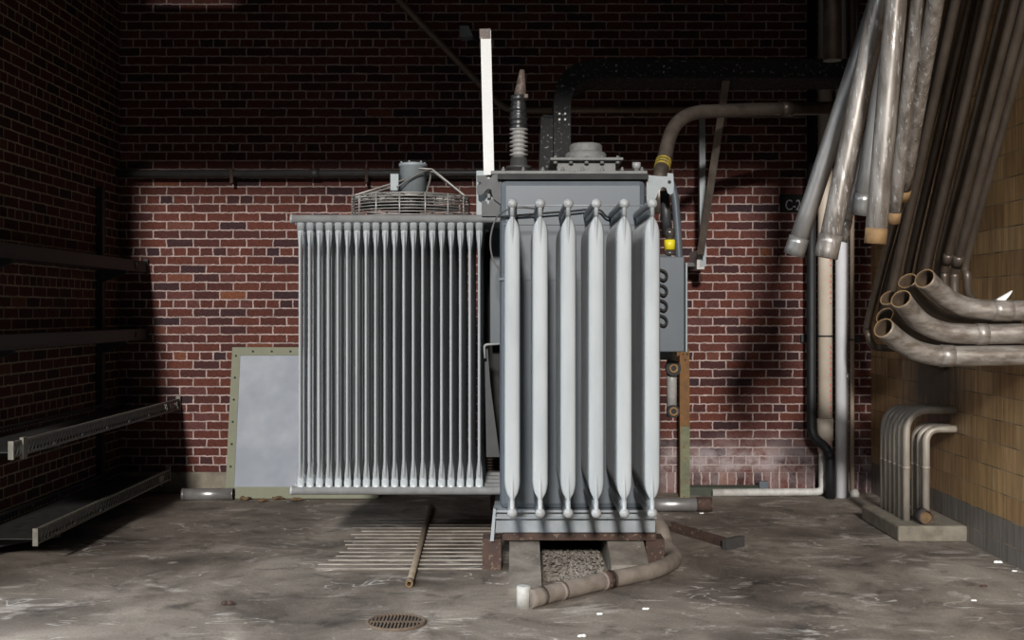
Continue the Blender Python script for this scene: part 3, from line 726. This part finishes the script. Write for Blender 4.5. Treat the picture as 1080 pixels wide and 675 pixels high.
# ---------------------------------------------------------------- vertical service pipes right of the back wall
yv = 8.66
def vx(px, Y=yv): return (px - CX) * Y / F
pth = filleted([Vector((vx(858), yv + .06, ZC - 0.002)), Vector((vx(858), yv + .06, P(0, 462, yv).z)), Vector((vx(873, yv), yv - .06, P(0, 473, yv).z)), Vector((vx(873.5), yv - .06, 0.0))], 0.09, 8)
t = pipe_thing('black_downpipe', 'black downpipe with a sideways offset near the floor', 'pipe', pth[::-1], 0.036, M['black_pipe'], [(0.30, 0.36)], cr=1.12)
pth = filleted([Vector((vx(872.5), yv + .06, ZC - 0.002)), Vector((vx(872.5), yv + .06, 0.049)), Vector((vx(752), yv + .03, 0.049))], 0.08, 8)
big = Vector((vx(872.5), yv + .06, 0))
t = thing('cream_drainpipe', 'cream drainpipe with faded red print running down to a floor pipe', 'pipe', big)
MB().tube([(big.x, big.y, ZC - 0.002), (big.x, big.y, 0.34)], 0.056, 18).build('pipe_body', M['cream'], t)
MB().tube([(big.x, big.y, 0.60), (big.x, big.y, 0.43)], 0.063, 18).build('coupling', M['cream'], t)
MB().tube(filleted([(big.x - .02, big.y, 0.5), (big.x - .02, big.y, 0.032), (vx(752), yv + 0.03, 0.030)], 0.05, 6), 0.029, 14).build('floor_run', M['floor_white'], t)
for i in range(34):
    pz = 2.0 - i * 0.042 - (0.25 if i > 12 else 0)
    if i % 7 == 6: continue
    hgt = random.uniform(0.010, 0.026)
    MB().box((big.x + 0.024, big.y - 0.053, pz - hgt), (big.x + 0.034, big.y - 0.046, pz)).build('print_mark', M['red_ink'], t)
pth = [Vector((vx(887), yv, 0.0)), Vector((vx(887), yv, ZC - 0.002))]
pipe_thing('white_downpipe', 'white downpipe between the cream drainpipe and a thin conduit', 'pipe', pth, 0.043, M['white_pipe'], [(1.45, 1.452)], cr=1.03)
pipe_thing('grey_conduit', 'thin grey conduit hugging the white downpipe on its right', 'pipe', [Vector((vx(894.5), yv + .03, 0)), Vector((vx(894.5), yv + .03, ZC - .002))], 0.013, M['galv_clean'], [(0.9, 0.95)], cr=1.35)
t = pipe_thing('tan_conduit', 'thin tan conduit rightmost beside the white downpipe', 'pipe', [Vector((vx(900.7), yv + .05, 0.05)), Vector((vx(900.7), yv + .05, ZC - .002))], 0.018, M['tan_pipe'], [])
MB().lathe((vx(900.7) + 0.018, yv + .05, 0.0), [(0.038, 0), (0.037, 0.025), (0.028, 0.045), (0.018, 0.056)], 20).build('floor_flange', M['floor_white'], t)
t = thing('pipe_strap', 'black steel strap rail holding the vertical pipes to the brick wall', 'strap', P(872, 357, YB))
MB().box((vx(844, YB), YB - 0.03, P(0, 361, YB).z), (vx(907, YB), YB - 0.001, P(0, 353, YB).z), 0.002).build('rail', M['black_pipe'], t)
MB().tube([(big.x + 0.060 * math.cos(a * PI / 12), big.y - 0.060 * math.sin(a * PI / 12), P(0, 354.5, yv).z) for a in range(13)], 0.006, 6).build('clamp', M['black_pipe'], t)
MB().tube([(vx(900.7) + 0.022 * math.cos(a * PI / 8), yv + .05 - 0.022 * math.sin(a * PI / 8), P(0, 358.5, yv).z) for a in range(9)], 0.005, 6).build('clamp', M['black_pipe'], t)
# dark pipes high on the wall
pipe_thing('dark_riser', 'dim brown pipe rising above the duct in front of the upper wall', 'pipe', [P(878, 64, 7.2), Vector((P(878, 64, 7.2).x, 7.2, ZC - .002))], 0.058, M['galv_brown'], [])
pipe_thing('dark_riser', 'dim thin pipe rising beside the hanging conduits at the top', 'pipe', [P(904, 120, 8.4), Vector((P(904, 60, 8.4).x, 8.4, ZC - .002))], 0.018, M['galv_brown'], [])

# ---------------------------------------------------------------- cut conduits hanging from above
def hang(label, pb, pt, yb, yt, r, m, collar=None, rust=None, name='hanging_conduit'):
    yb, yt, r = yb * 0.9, yt * 0.9, r * 0.9
    a, b = P(*pb, yb), P(*pt, yt)
    d = (b - a); e = a + d * ((ZC - 0.045 - a.z) / d.z)
    n = [a.lerp(e, i / 12) for i in range(13)]
    t = thing(name, label, 'conduit', a, 'cut conduits hanging over the right side')
    MB().tube(n, r, 24, 0.006).build('conduit_body', [m, M['inner'], M['galv']], t)
    if collar: MB().tube(along(n, -0.0 + 0.0, collar), r * 1.13, 24, 0.012).build('coupling', [m, M['inner'], M['inner']], t)
    if rust: MB().tube(along(n, 0.0, rust), r * 1.02, 24, 0.008).build('rust_band', [M['rim'], M['inner'], M['inner']], t)
    return t
hang('smooth grey hanging conduit, leftmost of the cut ends, with a socket', (837, 269), (926, 0), 6.7, 6.45, 0.054, M['galv_clean'], 0.10)
hang('wide blotched hanging conduit with a flared socket at its end', (871, 272), (928, 0), 6.15, 6.05, 0.056, M['galv'], 0.115)
hang('slim hanging conduit with a small dark coupling beside the flared conduit', (888, 255), (951, 0), 6.75, 6.55, 0.029, M['galv'], 0.12)
hang('shorter hanging conduit with socket, half hidden behind the rust-banded conduit', (908, 227), (944, 0), 6.55, 6.35, 0.052, M['galv_clean'], 0.115)
hang('broad pale hanging conduit with an orange rust band at its open end', (923, 257), (945, 0), 5.75, 5.65, 0.054, M['galv'], None, 0.07)
hang('pale hanging conduit right of the broad rust-banded conduit', (942, 235), (968, 0), 6.15, 5.75, 0.036, M['galv'], None, 0.055)
hang('dull hanging conduit, highest of the cut ends, with rusty tip', (951, 210), (987, 0), 6.35, 5.65, 0.042, M['galv'], None, 0.06)

# ---------------------------------------------------------------- bundle of dark conduits sloping along the right wall
def bundle(label, pix, X, r, m, end, collar=None):
    pts = [PX(x, y, X) for x, y in pix]
    if not collar: pts = [pts[0], pts[0].lerp(pts[-1], 0.5), pts[-1]]
    else:
        q_ = PX(collar[0], collar[1], X); pts = [pts[0], pts[0].lerp(q_, 0.5), q_, pts[-1]]
    d = pts[0] - pts[1]; top = pts[0] + d * ((ZC - 0.03 - pts[0].z) / d.z)
    last = pts[-1]
    tail = []
    if end == 'wall':     # sweeps round into the side wall
        tail = [last + Vector((0.01, -0.06, -0.20)), last + Vector((0.10, -0.16, -0.33)), Vector((XR - 0.001, last.y - 0.24, last.z - 0.40))]
    elif end == 'low':
        tail = [last + Vector((0.0, 0.0, -0.10)), last + Vector((0.03, 0.0, -0.175)), last + Vector((0.10, 0.01, -0.195)), Vector((XR - 0.001, last.y + 0.02, last.z - 0.195))]
    elif end == 'hook':
        tail = [last + Vector((0.004, 0.01, -0.12)), last + Vector((0.02, 0.03, -0.22)), last + Vector((0.09, 0.045, -0.30)), Vector((XR - 0.001, last.y + 0.05, last.z - 0.325))]
    path = catmull([top] + pts + tail, 7)
    t = thing('sloping_conduit', label, 'conduit', path[-1], 'dark conduits sloping down the right wall')
    MB().tube(path, r, 14).build('conduit_body', m, t)
    if collar:
        L = plen(path); q = min(range(len(path)), key=lambda i: (path[i] - PX(collar[0], collar[1], X)).length)
        d = plen(path[:q + 1])
        MB().tube(along(path, d - 0.035, d + 0.035), r * 1.16, 14).build('coupling', m, t)
gd = M['galv_dull']
bundle('sloping dark conduit, first right of the hanging cut ends', [(1008, 0), (996, 69), (981, 130), (967.5, 199), (956, 250), (947, 290), (938, 322)], 2.50, 0.030, gd, 'wall')
bundle('sloping conduit, second front one, brightest above the rear stub end', [(1043, 0), (1029.5, 69), (1014, 130), (999.5, 199), (985, 250), (976, 290)], 2.52, 0.030, M['galv_brown'] if False else gd, 'wall')
bundle('sloping conduit nearest the viewer with a coupling above its elbow', [(1082.5, 0), (1065, 69), (1046, 140), (1032, 196), (1018, 250), (1010, 275), (1006.5, 292)], 2.52, 0.0275, gd, 'hook', (1010, 275))
bundle('rear sloping conduit just right of the first front one', [(1022, 0), (1007, 69), (991, 130), (978.5, 199), (967, 250), (957, 290)], 2.63, 0.029, gd, 'wall')
bundle('narrow rear sloping conduit left of the second front one', [(1032.5, 0), (1018, 69), (1003, 130), (989, 199), (977, 250), (968, 290)], 2.68, 0.022, gd, 'wall')
bundle('rear sloping conduit right of the second front one', [(1059.5, 0), (1041, 69), (1024.5, 130), (1010, 199), (997, 250), (990, 280)], 2.62, 0.027, gd, 'wall')
bundle('rear sloping conduit with a coupling left of the nearest one', [(1071, 0), (1054, 69), (1036, 135), (1020.5, 199), (1008, 240), (999, 273), (996, 292)], 2.62, 0.024, gd, 'hook', (999, 273))
bundle('rearmost sloping conduit right beside the tan block wall', [(1094, 0), (1077, 69), (1055.5, 140), (1041, 196), (1030, 235), (1020, 270)], 2.66, 0.024, gd, 'hook')
bundle('thin sloping conduit furthest back with its hooked end in view', [(966, 150), (956, 199), (940, 250), (929, 290), (921, 316), (916, 338)], 2.50, 0.026, gd, 'low')
bundle('thin sloping conduit beside the hooked one furthest back', [(976, 150), (966, 199), (949, 250), (938, 290), (931, 316)], 2.56, 0.024, gd, 'wall')

# ---------------------------------------------------------------- open elbow stubs coming out of the right wall
def stub(label, pix, Y, r, m, collars=()):
    pts = [P(x, y, Y - (0.115, 0.045, 0.012, 0, 0, 0, 0, 0)[i]) for i, (x, y) in enumerate(pix)]   # open ends lean towards the viewer
    last = pts[-1]; pts.append(Vector((XR - 0.001, Y, last.z)))
    path = catmull(pts, 8)
    t = thing('conduit_elbow', label, 'conduit', pts[-1], 'open conduit elbows from the right wall')
    MB().tube(path, r, 24, 0.0055).build('elbow_body', [m, M['inner'], M['rim']], t)
    for d0, d1 in collars: MB().tube(along(path, d0, d1), r * 1.07, 24, 0.0055).build('coupling', [m, M['inner'], m], t)
stub('lowest open conduit elbow in front', [(931.5, 345.5), (946, 358), (963, 368.5), (982, 374), (1002, 375.5), (1030, 375.5), (1070, 375)], 6.0, 0.055, M['galv_stub'], [(0.40, 0.47)])
stub('middle open conduit elbow in front', [(950, 315), (960.5, 329), (975, 342), (995, 350), (1016, 352), (1040, 352.5), (1070, 352)], 6.0, 0.054, M['galv_stub'], [(0.52, 0.58)])
stub('topmost open conduit elbow in front with a wide coupling', [(975, 293.5), (988, 306), (1003, 317.5), (1021, 324.5), (1042, 327), (1060, 327.5), (1072, 327.5)], 6.0, 0.055, M['galv_stub'], [(0.47, 0.57)])
stub('lowest open conduit elbow of the rear row', [(933, 333), (947, 348), (963, 358), (984, 363.5), (1010, 365), (1050, 365)], 6.28, 0.052, gd)
stub('middle open conduit elbow of the rear row', [(937, 314), (949, 330), (965, 343), (985, 350), (1010, 352), (1050, 352)], 6.44, 0.050, gd)
stub('topmost open conduit elbow of the rear row', [(957, 296), (968, 313), (983, 326), (1003, 334), (1030, 336.5), (1060, 337)], 6.28, 0.052, gd)
t = tag(MB().prism([P(1049, 318, 5.98), P(1068, 307, 5.98), P(1064, 313, 5.98), P(1060, 317, 5.98)], (0, 0.012, 0.004)).build('plaster_flake', M['white_bit']), 'white plaster flake lying on the topmost conduit elbow', 'flake')

# ---------------------------------------------------------------- low conduits curving out of the floor curb into the right wall
cb = tag(MB().box((2.36, 6.98, 0.0), (XR, 7.72, 0.10), 0.012).build('concrete_curb', M['concrete']), 'low concrete curb carrying the floor conduits at the right wall', 'curb')
def low(label, X, Y, z1, r, grp):
    path = filleted([Vector((X, Y, 0.098)), Vector((X, Y, z1)), Vector((XR - 0.001, Y, z1))], 0.26 if X < 2.5 else 0.17, 12)
    t = thing('floor_conduit', label, 'conduit', path[0], grp)
    MB().tube(path, r, 14).build('conduit_body', M['floor_pipe_c'], t)
    MB().tube(along(path, 0.33, 0.345), r * 1.10, 14).build('coupling', M['floor_pipe_c'], t)
M['floor_pipe_c'] = worn('grey_floor_conduit', (0.40, 0.355, 0.30), (0.23, 0.20, 0.165), 0.5, metal=0.2, scale=12, stretch=(1, 1, 0.3))
names = ['front', 'second', 'third', 'fourth', 'fifth', 'rearmost']
for i in range(6):
    low('tall bent floor conduit, %s of the six in the outer row' % names[i], 2.475, 7.17 + 0.088 * i, 0.80 - 0.004 * i, 0.023, 'tall floor conduits bending into the wall')
for i in range(3):
    low('short bent floor conduit, %s of the three nested by the wall' % ['front', 'middle', 'rearmost'][i], 2.60, 7.17 + 0.10 * i, 0.68, 0.024, 'short floor conduits bending into the wall')
t = thing('pipe_stub', 'dark open pipe end lying on the curb between the floor conduits', 'pipe', (2.55, 7.06, 0.16))
MB().tube([(2.545, 7.0, 0.148), (2.545, 7.1, 0.148)], 0.046, 20, 0.006).build('stub_body', [M['dark_pipe'], M['inner'], M['rust']], t)
MB().lathe((2.545, 7.03, 0.148), [(0.04, 0), (0.04, 0.02)], 20, 'y').build('stub_plug', M['leaf'], t)

# ---------------------------------------------------------------- cable trays on the left wall
def tray(label, xf, y0, y1, z, m, h=0.085, gap=0.046, mesh_rail=True):
    t = thing('cable_tray', label, 'cable tray', (XL, (y0 + y1) / 2, z - h / 2), 'cable trays along the left wall')
    xb = XL + 0.07
    for x, nm in ((xf, 'front_rail'), (xb, 'rear_rail')):
        mm = m if nm == 'front_rail' else M['tray_shaded']
        r = MB()
        r.box((x - 0.018, y0, z + h / 2 - 0.012), (x + 0.004, y1, z + h / 2)).box((x - 0.018, y0, z - h / 2), (x + 0.004, y1, z - h / 2 + 0.010))
        if mesh_rail:
            n = int((y1 - y0) / gap)
            for k in range(n):
                ya = y0 + (k + 0.5) * gap
                r.bar((x, ya - 0.025, z - h / 2 + 0.004), (x, ya + 0.025, z + h / 2 - 0.006), 0.010, 0.004, (1, 0, 0))
        else:
            r.box((x - 0.004, y0, z - h / 2), (x, y1, z + h / 2))
        r.build(nm, mm, t)
    k = y0 + 0.15
    while k < y1:
        MB().box((xb, k - 0.012, z - h / 2 + 0.010), (xf - 0.002, k + 0.012, z - h / 2 + 0.024)).build('rung', M['tray_shaded'], t)
        k += 0.42
    MB().box((xb + 0.006, y0 + 0.02, z - h / 2 + 0.024), (xf - 0.020, y1 - 0.02, z - h / 2 + 0.028)).build('shade_pan', M['tray_shaded'], t)  # solid pan added to throw shadow on the floor and back wall
    MB().box((xf - 0.022, y0 - 0.006, z - h / 2 - 0.008), (xf + 0.007, y0 + 0.012, z + h / 2 + 0.004)).build('end_clip', m, t)
    e = MB().box((xf - 0.035, y1 - 0.28, z - 0.022), (xf + 0.010, y1 - 0.18, z + 0.022)).box((xf - 0.025, y1 - 0.02, z - h / 2 - 0.01), (xf + 0.008, y1, z + h / 2 + 0.02))
    e.build('splice_plate', m, t)
    return t
tray('top cable tray on the left wall, near eye height', -2.90, 5.65, 8.86, 1.775, M['tray_shaded'], 0.085, 0.05, False)
tray('second cable tray from the top on the left wall', -2.90, 5.65, 8.86, 1.25, M['tray_shaded'], 0.085, 0.05, False)
t3 = tray('third cable tray down, meshed and ending short with a clip', -2.645, 5.92, 8.86, 0.70, M['tray'])
MB().box((-2.652, 6.02, 0.64), (-2.632, 6.07, 0.755)).build('clamp', M['tray'], t3)
tray('lowest cable tray just above the floor at the left wall', -2.645, 6.22, 8.60, 0.185, M['tray'])
for yy, lab in ((8.40, 'dark wall post carrying the trays near the back corner'), (6.52, 'dark wall post carrying the trays nearer the viewer')):
    t = thing('support_post', lab, 'post', (XL, yy, 0))
    MB().box((XL + 0.001, yy - 0.03, 0.0), (XL + 0.045, yy + 0.03, 2.35)).build('upright', M['black_pipe'], t)
    for zz, xx in ((1.775, -2.90), (1.25, -2.90), (0.70, -2.645), (0.185, -2.645)):
        MB().prism([(XL + 0.045, yy - 0.018, zz - 0.0435), (xx, yy - 0.018, zz - 0.0435), (xx, yy - 0.018, zz - 0.06), (XL + 0.045, yy - 0.018, zz - 0.13)], (0, 0.036, 0)).build('arm', M['black_pipe'], t)

# ---------------------------------------------------------------- leaning sheet and loose things at the back wall
bl, br_ = Vector((-2.215, 8.58, 0.004)), Vector((-1.05, 8.58, 0.004))
tl, tr = Vector((-2.215, 8.80, 1.145)), Vector((-1.05, 8.80, 1.145))
t = thing('access_panel', 'blue-grey metal sheet with olive bolted frame leaning on the brick wall', 'panel', (bl + br_) / 2)
def pl(u, v): return bl + (br_ - bl) * u + (tl - bl) * v
nrm = Vector((0, -1, 0.19)).normalized()
def quad(u0, v0, u1, v1, off, th): return MB().prism([pl(u0, v0) + nrm * off, pl(u1, v0) + nrm * off, pl(u1, v1) + nrm * off, pl(u0, v1) + nrm * off], nrm * th)
quad(0.02, 0.02, 0.98, 0.98, 0.0, 0.008).build('sheet', M['panel'], t)
for q in ((0, 0, 0.055, 1), (0.945, 0, 1, 1), (0.055, 0, 0.945, 0.075), (0.055, 0.945, 0.945, 1)):
    quad(*q, 0.004, 0.010).build('frame_strip', M['olive'], t)
for u, v in [(0.027, 0.06 + 0.147 * i) for i in range(7)] + [(0.14 + 0.125 * i, 0.972) for i in range(6)]:
    c = pl(u, v) + nrm * 0.014
    MB().lathe(c, [(0.009, 0), (0.009, -0.004)], 8, 'y').build('bolt', M['gasket'], t)
pipe_thing('pipe_offcut', 'grey pipe offcut lying by the leaning sheet at the left', 'pipe', [PF(192, 521.5, 0.045) + Vector((0, 0, 0)), PF(246, 521, 0.045)], 0.045, M['galv_clean'], [(0.0, 0.02), (0.375, 0.39)], seg=20, hollow=0.006, cr=1.05)
p = PF(672, 532, 0.052); q = PF(751, 532, 0.052)
t = pipe_thing('pipe_offcut', 'grey pipe with rusted end lying on the floor behind the transformer', 'pipe', [p, q], 0.048, M['galv_clean'], [(0.42, 0.53)], seg=20, cm=M['rust'], cr=1.06)
# green angle iron by the wall
t = thing('angle_bar', 'dark green angle bar lying along the foot of the brick wall', 'bar', P(760, 519, 8.72))
a, b = Vector((vx(716, 8.78), 8.74, 0.0)), Vector((vx(806, 8.78), 8.74, 0.0))
MB().box(a + Vector((0, 0, 0.066)), b + Vector((0, 0.06, 0.074))).box(a + Vector((0, 0, 0.0)), b + Vector((0, 0.008, 0.07))).build('bar_body', M['green_dark'], t)
MB().box(b + Vector((-0.05, -0.02, 0.0)), b + Vector((0.02, 0.05, 0.11)), 0.004).build('end_bracket', M['tank'], t)
# dark angle iron on the floor
t = thing('floor_angle', 'rusty dark angle bar lying on the floor right of the transformer', 'bar', PF(745, 572))
a, b = PF(708, 560), PF(768, 578)
MB().bar(a + Vector((0, 0, 0.03)), b + Vector((0, 0, 0.03)), 0.012, 0.058).bar(a + Vector((0, 0.03, 0.006)), b + Vector((0, 0.03, 0.006)), 0.06, 0.010).build('bar_body', M['rust'], t)
a, b = PF(764, 580), PF(783, 576)
MB().bar(a + Vector((0, 0, 0.033)), b + Vector((0, 0, 0.033)), 0.035, 0.064).build('end_block', M['dark_pipe'], t)
# large pipe on the floor in front
r = 0.044
pts = [PF(557, 632, r), PF(600, 621.5, r), PF(640, 612, r), PF(680, 604, r), PF(700, 597.5, r), PF(711.5, 588, r), Vector((0.865, 6.52, 0.075)), Vector((0.85, 6.60, 0.14)), Vector((0.82, 6.75, 0.20))]
path = catmull(pts, 8)
t = pipe_thing('floor_pipe', 'thick dusty pipe snaking across the floor in front of the transformer', 'pipe', path, r, M['floor_pipe'], [(0.0, 0.10), (0.215, 0.24), (0.52, 0.60)], seg=20, cr=1.05, loc=(pts[0].x, pts[0].y, 0))
MB().tube(along(path, 0.535, 0.585), r * 1.075, 20).build('rust_band', M['rust'], t)
c = PF(552.5, 640.5)
MB().lathe(c, [(0.036, 0), (0.036, 0.098), (0.033, 0.104), (0.02, 0.105)], 20).build('white_outlet', M['floor_white'], t)
# rod on the floor
a, b = PF(455, 533, 0.018), PF(431.5, 616, 0.018)
t = pipe_thing('metal_rod', 'long dusty rod lying on the floor under the left cooling bank', 'rod', [b, a], 0.0175, M['stick'], [(0.0, 0.05)], seg=12, hollow=0.005, cr=1.2)
# concrete pads
tag(MB().prism([(-0.04, 5.64, 0), (-0.04, 8.2, 0), (-0.04, 8.2, 0.16), (-0.04, 6.24, 0.16), (-0.04, 5.64, 0.045)], (0.165, 0, 0)).build('concrete_pad', M['pad']), 'left concrete pad under the transformer with white crust', 'pad')
tag(MB().prism([(0.50, 5.97, 0), (0.50, 8.2, 0), (0.50, 8.2, 0.16), (0.50, 6.24, 0.16), (0.50, 5.97, 0.085)], (0.20, 0, 0)).build('concrete_pad', M['pad']), 'right concrete pad under the transformer behind the floor pipe', 'pad')
# gravel between the pads
g = MB()
for k in range(1500):
    x = random.uniform(0.15, 0.48); y = random.uniform(5.95, 6.8)
    hh = 0.035 * max(0, 1 - abs(y - 6.4) / 0.5)
    g.ball((x, y, random.uniform(0, hh) + 0.006), random.uniform(0.004, 0.011), 1, (1, 1, 0.7), 0.25)
tag(g.build('gravel', M['gravel']), 'loose gravel heaped between the two concrete pads', 'gravel', kind='stuff')
# floor grating strip under the left bank
t = thing('floor_grating', 'dusty slatted floor grating strip set in front of the left cooling bank', 'grating', PF(420, 580))
gx0, gx1, gy0, gy1 = -1.10, -0.13, 6.22, 7.75
MB().box((gx0, gy0, 0.0005), (gx1, gy1, 0.003)).build('pit_plate', M['floor'], t)
for k in range(15):
    y = gy0 + 0.02 + k * (gy1 - gy0 - 0.04) / 14
    MB().box((gx0 + random.uniform(-0.06, 0.10), y - 0.009, 0.001), (gx1, y + 0.009, 0.009), 0.003).build('grating_bar', M['grate_dust'], t)
# round drain
c = PF(418, 657)
t = thing('floor_drain', 'round rusty floor drain grate in the concrete near the viewer', 'drain', c)
MB().tube([c + Vector((0.130 * math.cos(a * PI / 24), 0.130 * math.sin(a * PI / 24), 0.003)) for a in range(49)], 0.009, 8).build('rim', M['grate'], t)
MB().lathe(c, [(0.128, 0.0008), (0.128, 0.0022)], 40).build('pit', M['gasket'], t)
for k in range(-7, 8):
    x = k * 0.0165; ln = math.sqrt(max(0.124 ** 2 - x * x, 0.0))
    MB().box(c + Vector((x - 0.004, -ln, 0.001)), c + Vector((x + 0.004, ln, 0.008))).build('grate_bar', M['grate'], t)
MB().box(c + Vector((-0.124, -0.006, 0.001)), c + Vector((0.124, 0.006, 0.0085))).build('cross_bar', M['grate'], t)

# ---------------------------------------------------------------- litter on the floor
def chip(px, py, s, m, lab, cat, name, grp=None, flat=0.5):
    p = PF(px, py)
    mb = MB()
    for k in range(2): mb.ball((p.x + (k - 0.5) * s * 1.1, p.y, s * flat * 0.8), s, 1, (1, 0.8, flat), 0.22)
    tag(mb.build(name, m), lab, cat, grp)
chip(632.5, 648.5, 0.012, M['white_bit'], 'white chip on the floor below the middle of the floor pipe', 'debris', 'paint_chip', 'white chips on the floor')
chip(681, 643, 0.011, M['white_bit'], 'white chip on the floor below the right curve of the floor pipe', 'debris', 'paint_chip', 'white chips on the floor')
chip(614, 672, 0.014, M['white_bit'], 'white chip on the floor at the lower edge, nearest the viewer', 'debris', 'paint_chip', 'white chips on the floor')
chip(740, 542, 0.012, M['white_bit'], 'white chip on the floor by the rusted pipe end', 'debris', 'paint_chip', 'white chips on the floor')
chip(1053, 594, 0.016, M['white_bit'], 'white chip at the foot of the tan block wall', 'debris', 'paint_chip', 'white chips on the floor')
chip(1070, 603, 0.010, M['white_bit'], 'tiny white chip by the tan block wall nearest the frame edge', 'debris', 'paint_chip', 'white chips on the floor')
chip(1037, 619, 0.014, M['rust'], 'dark rust crumb on the floor at the right', 'debris', 'rust_lump')
chip(1027, 634, 0.009, M['white_bit'], 'tiny white chip on the right floor beside a rust crumb', 'debris', 'paint_chip', 'white chips on the floor')
chip(240, 638, 0.024, M['rust'], 'rusty lump on the bare floor at the left', 'debris', 'rust_lump')
for i, (x, y, lab) in enumerate([(258, 528, 'dry leaf scrap below the left end of the leaning sheet'), (276, 530, 'long dry leaf scrap in the middle of the sheet foot'),
                                 (293, 527.5, 'curled dry leaf scrap below the sheet near the cooling bank'), (313, 529, 'dry leaf scrap under the cooling bank corner')]):
    p = PF(x, y); mb = MB()
    n = 7; pts = [p + Vector((0.09 * (k / (n - 1) - 0.5), 0.02 * math.sin(k * 1.3 + i), 0.010 + 0.012 * abs(math.sin(k * 0.9 + i)))) for k in range(n)]
    mb.tube(pts, 0.012, 6, radii=[0.003, 0.010, 0.014, 0.012, 0.014, 0.009, 0.003])
    tag(mb.build('dry_leaf', M['leaf']), lab, 'debris', 'dry leaf scraps along the wall')

# ================================================================ LIGHT
sun = bpy.data.lights.new('sun', 'SUN'); sun.energy = 3.6; sun.angle = math.radians(4.2); sun.color = (1.0, 0.965, 0.92)
so = bpy.data.objects.new('sun', sun); COL.objects.link(so)
el, az = math.radians(19.5), math.radians(-3.4)     # low sun behind the viewer
d = Vector((-math.sin(az) * math.cos(el), math.cos(az) * math.cos(el), -math.sin(el)))
so.rotation_euler = d.to_track_quat('-Z', 'Y').to_euler()
w = bpy.data.worlds.new('world'); sc.world = w; w.use_nodes = True
n, l = w.node_tree.nodes, w.node_tree.links
bg = n['Background']
tc = n.new('ShaderNodeTexCoord'); sp_ = n.new('ShaderNodeSeparateXYZ'); l.new(tc.outputs['Generated'], sp_.inputs[0])
rx = n.new('ShaderNodeMapRange'); rx.inputs['From Min'].default_value = 0.0; rx.inputs['From Max'].default_value = -0.85
rx.inputs['To Min'].default_value = 0.03; rx.inputs['To Max'].default_value = 1.0; rx.interpolation_type = 'SMOOTHSTEP'
l.new(sp_.outputs[0], rx.inputs[0])
rz = n.new('ShaderNodeMapRange'); rz.inputs['From Min'].default_value = 0.22; rz.inputs['From Max'].default_value = 0.46
rz.inputs['To Min'].default_value = 0.02; rz.inputs['To Max'].default_value = 1.0; rz.interpolation_type = 'SMOOTHSTEP'
l.new(sp_.outputs[2], rz.inputs[0])
mu = n.new('ShaderNodeMath'); mu.operation = 'MULTIPLY'; l.new(rx.outputs[0], mu.inputs[0]); l.new(rz.outputs[0], mu.inputs[1])
mu2 = n.new('ShaderNodeMath'); mu2.operation = 'MULTIPLY'; l.new(mu.outputs[0], mu2.inputs[0]); mu2.inputs[1].default_value = 8.0
l.new(mu2.outputs[0], bg.inputs['Strength']); bg.inputs['Color'].default_value = (0.86, 0.93, 1.0, 1)

# ================================================================ CAMERA
cam = bpy.data.cameras.new('camera'); cam.sensor_width = 36; cam.lens = F / 1080 * 36
cam.shift_x = (540 - CX) / 1080; cam.shift_y = (CY - 337.5) / 1080
co = bpy.data.objects.new('camera', cam); COL.objects.link(co); co.location = (0, 0, H); co.rotation_euler = (PI / 2, 0, 0)
cam.clip_end = 100
sc.camera = co
vs = sc.view_settings
vs.view_transform = 'Standard'; vs.look = 'None'; vs.exposure = 0.0; vs.gamma = 1.0; vs.use_curve_mapping = False
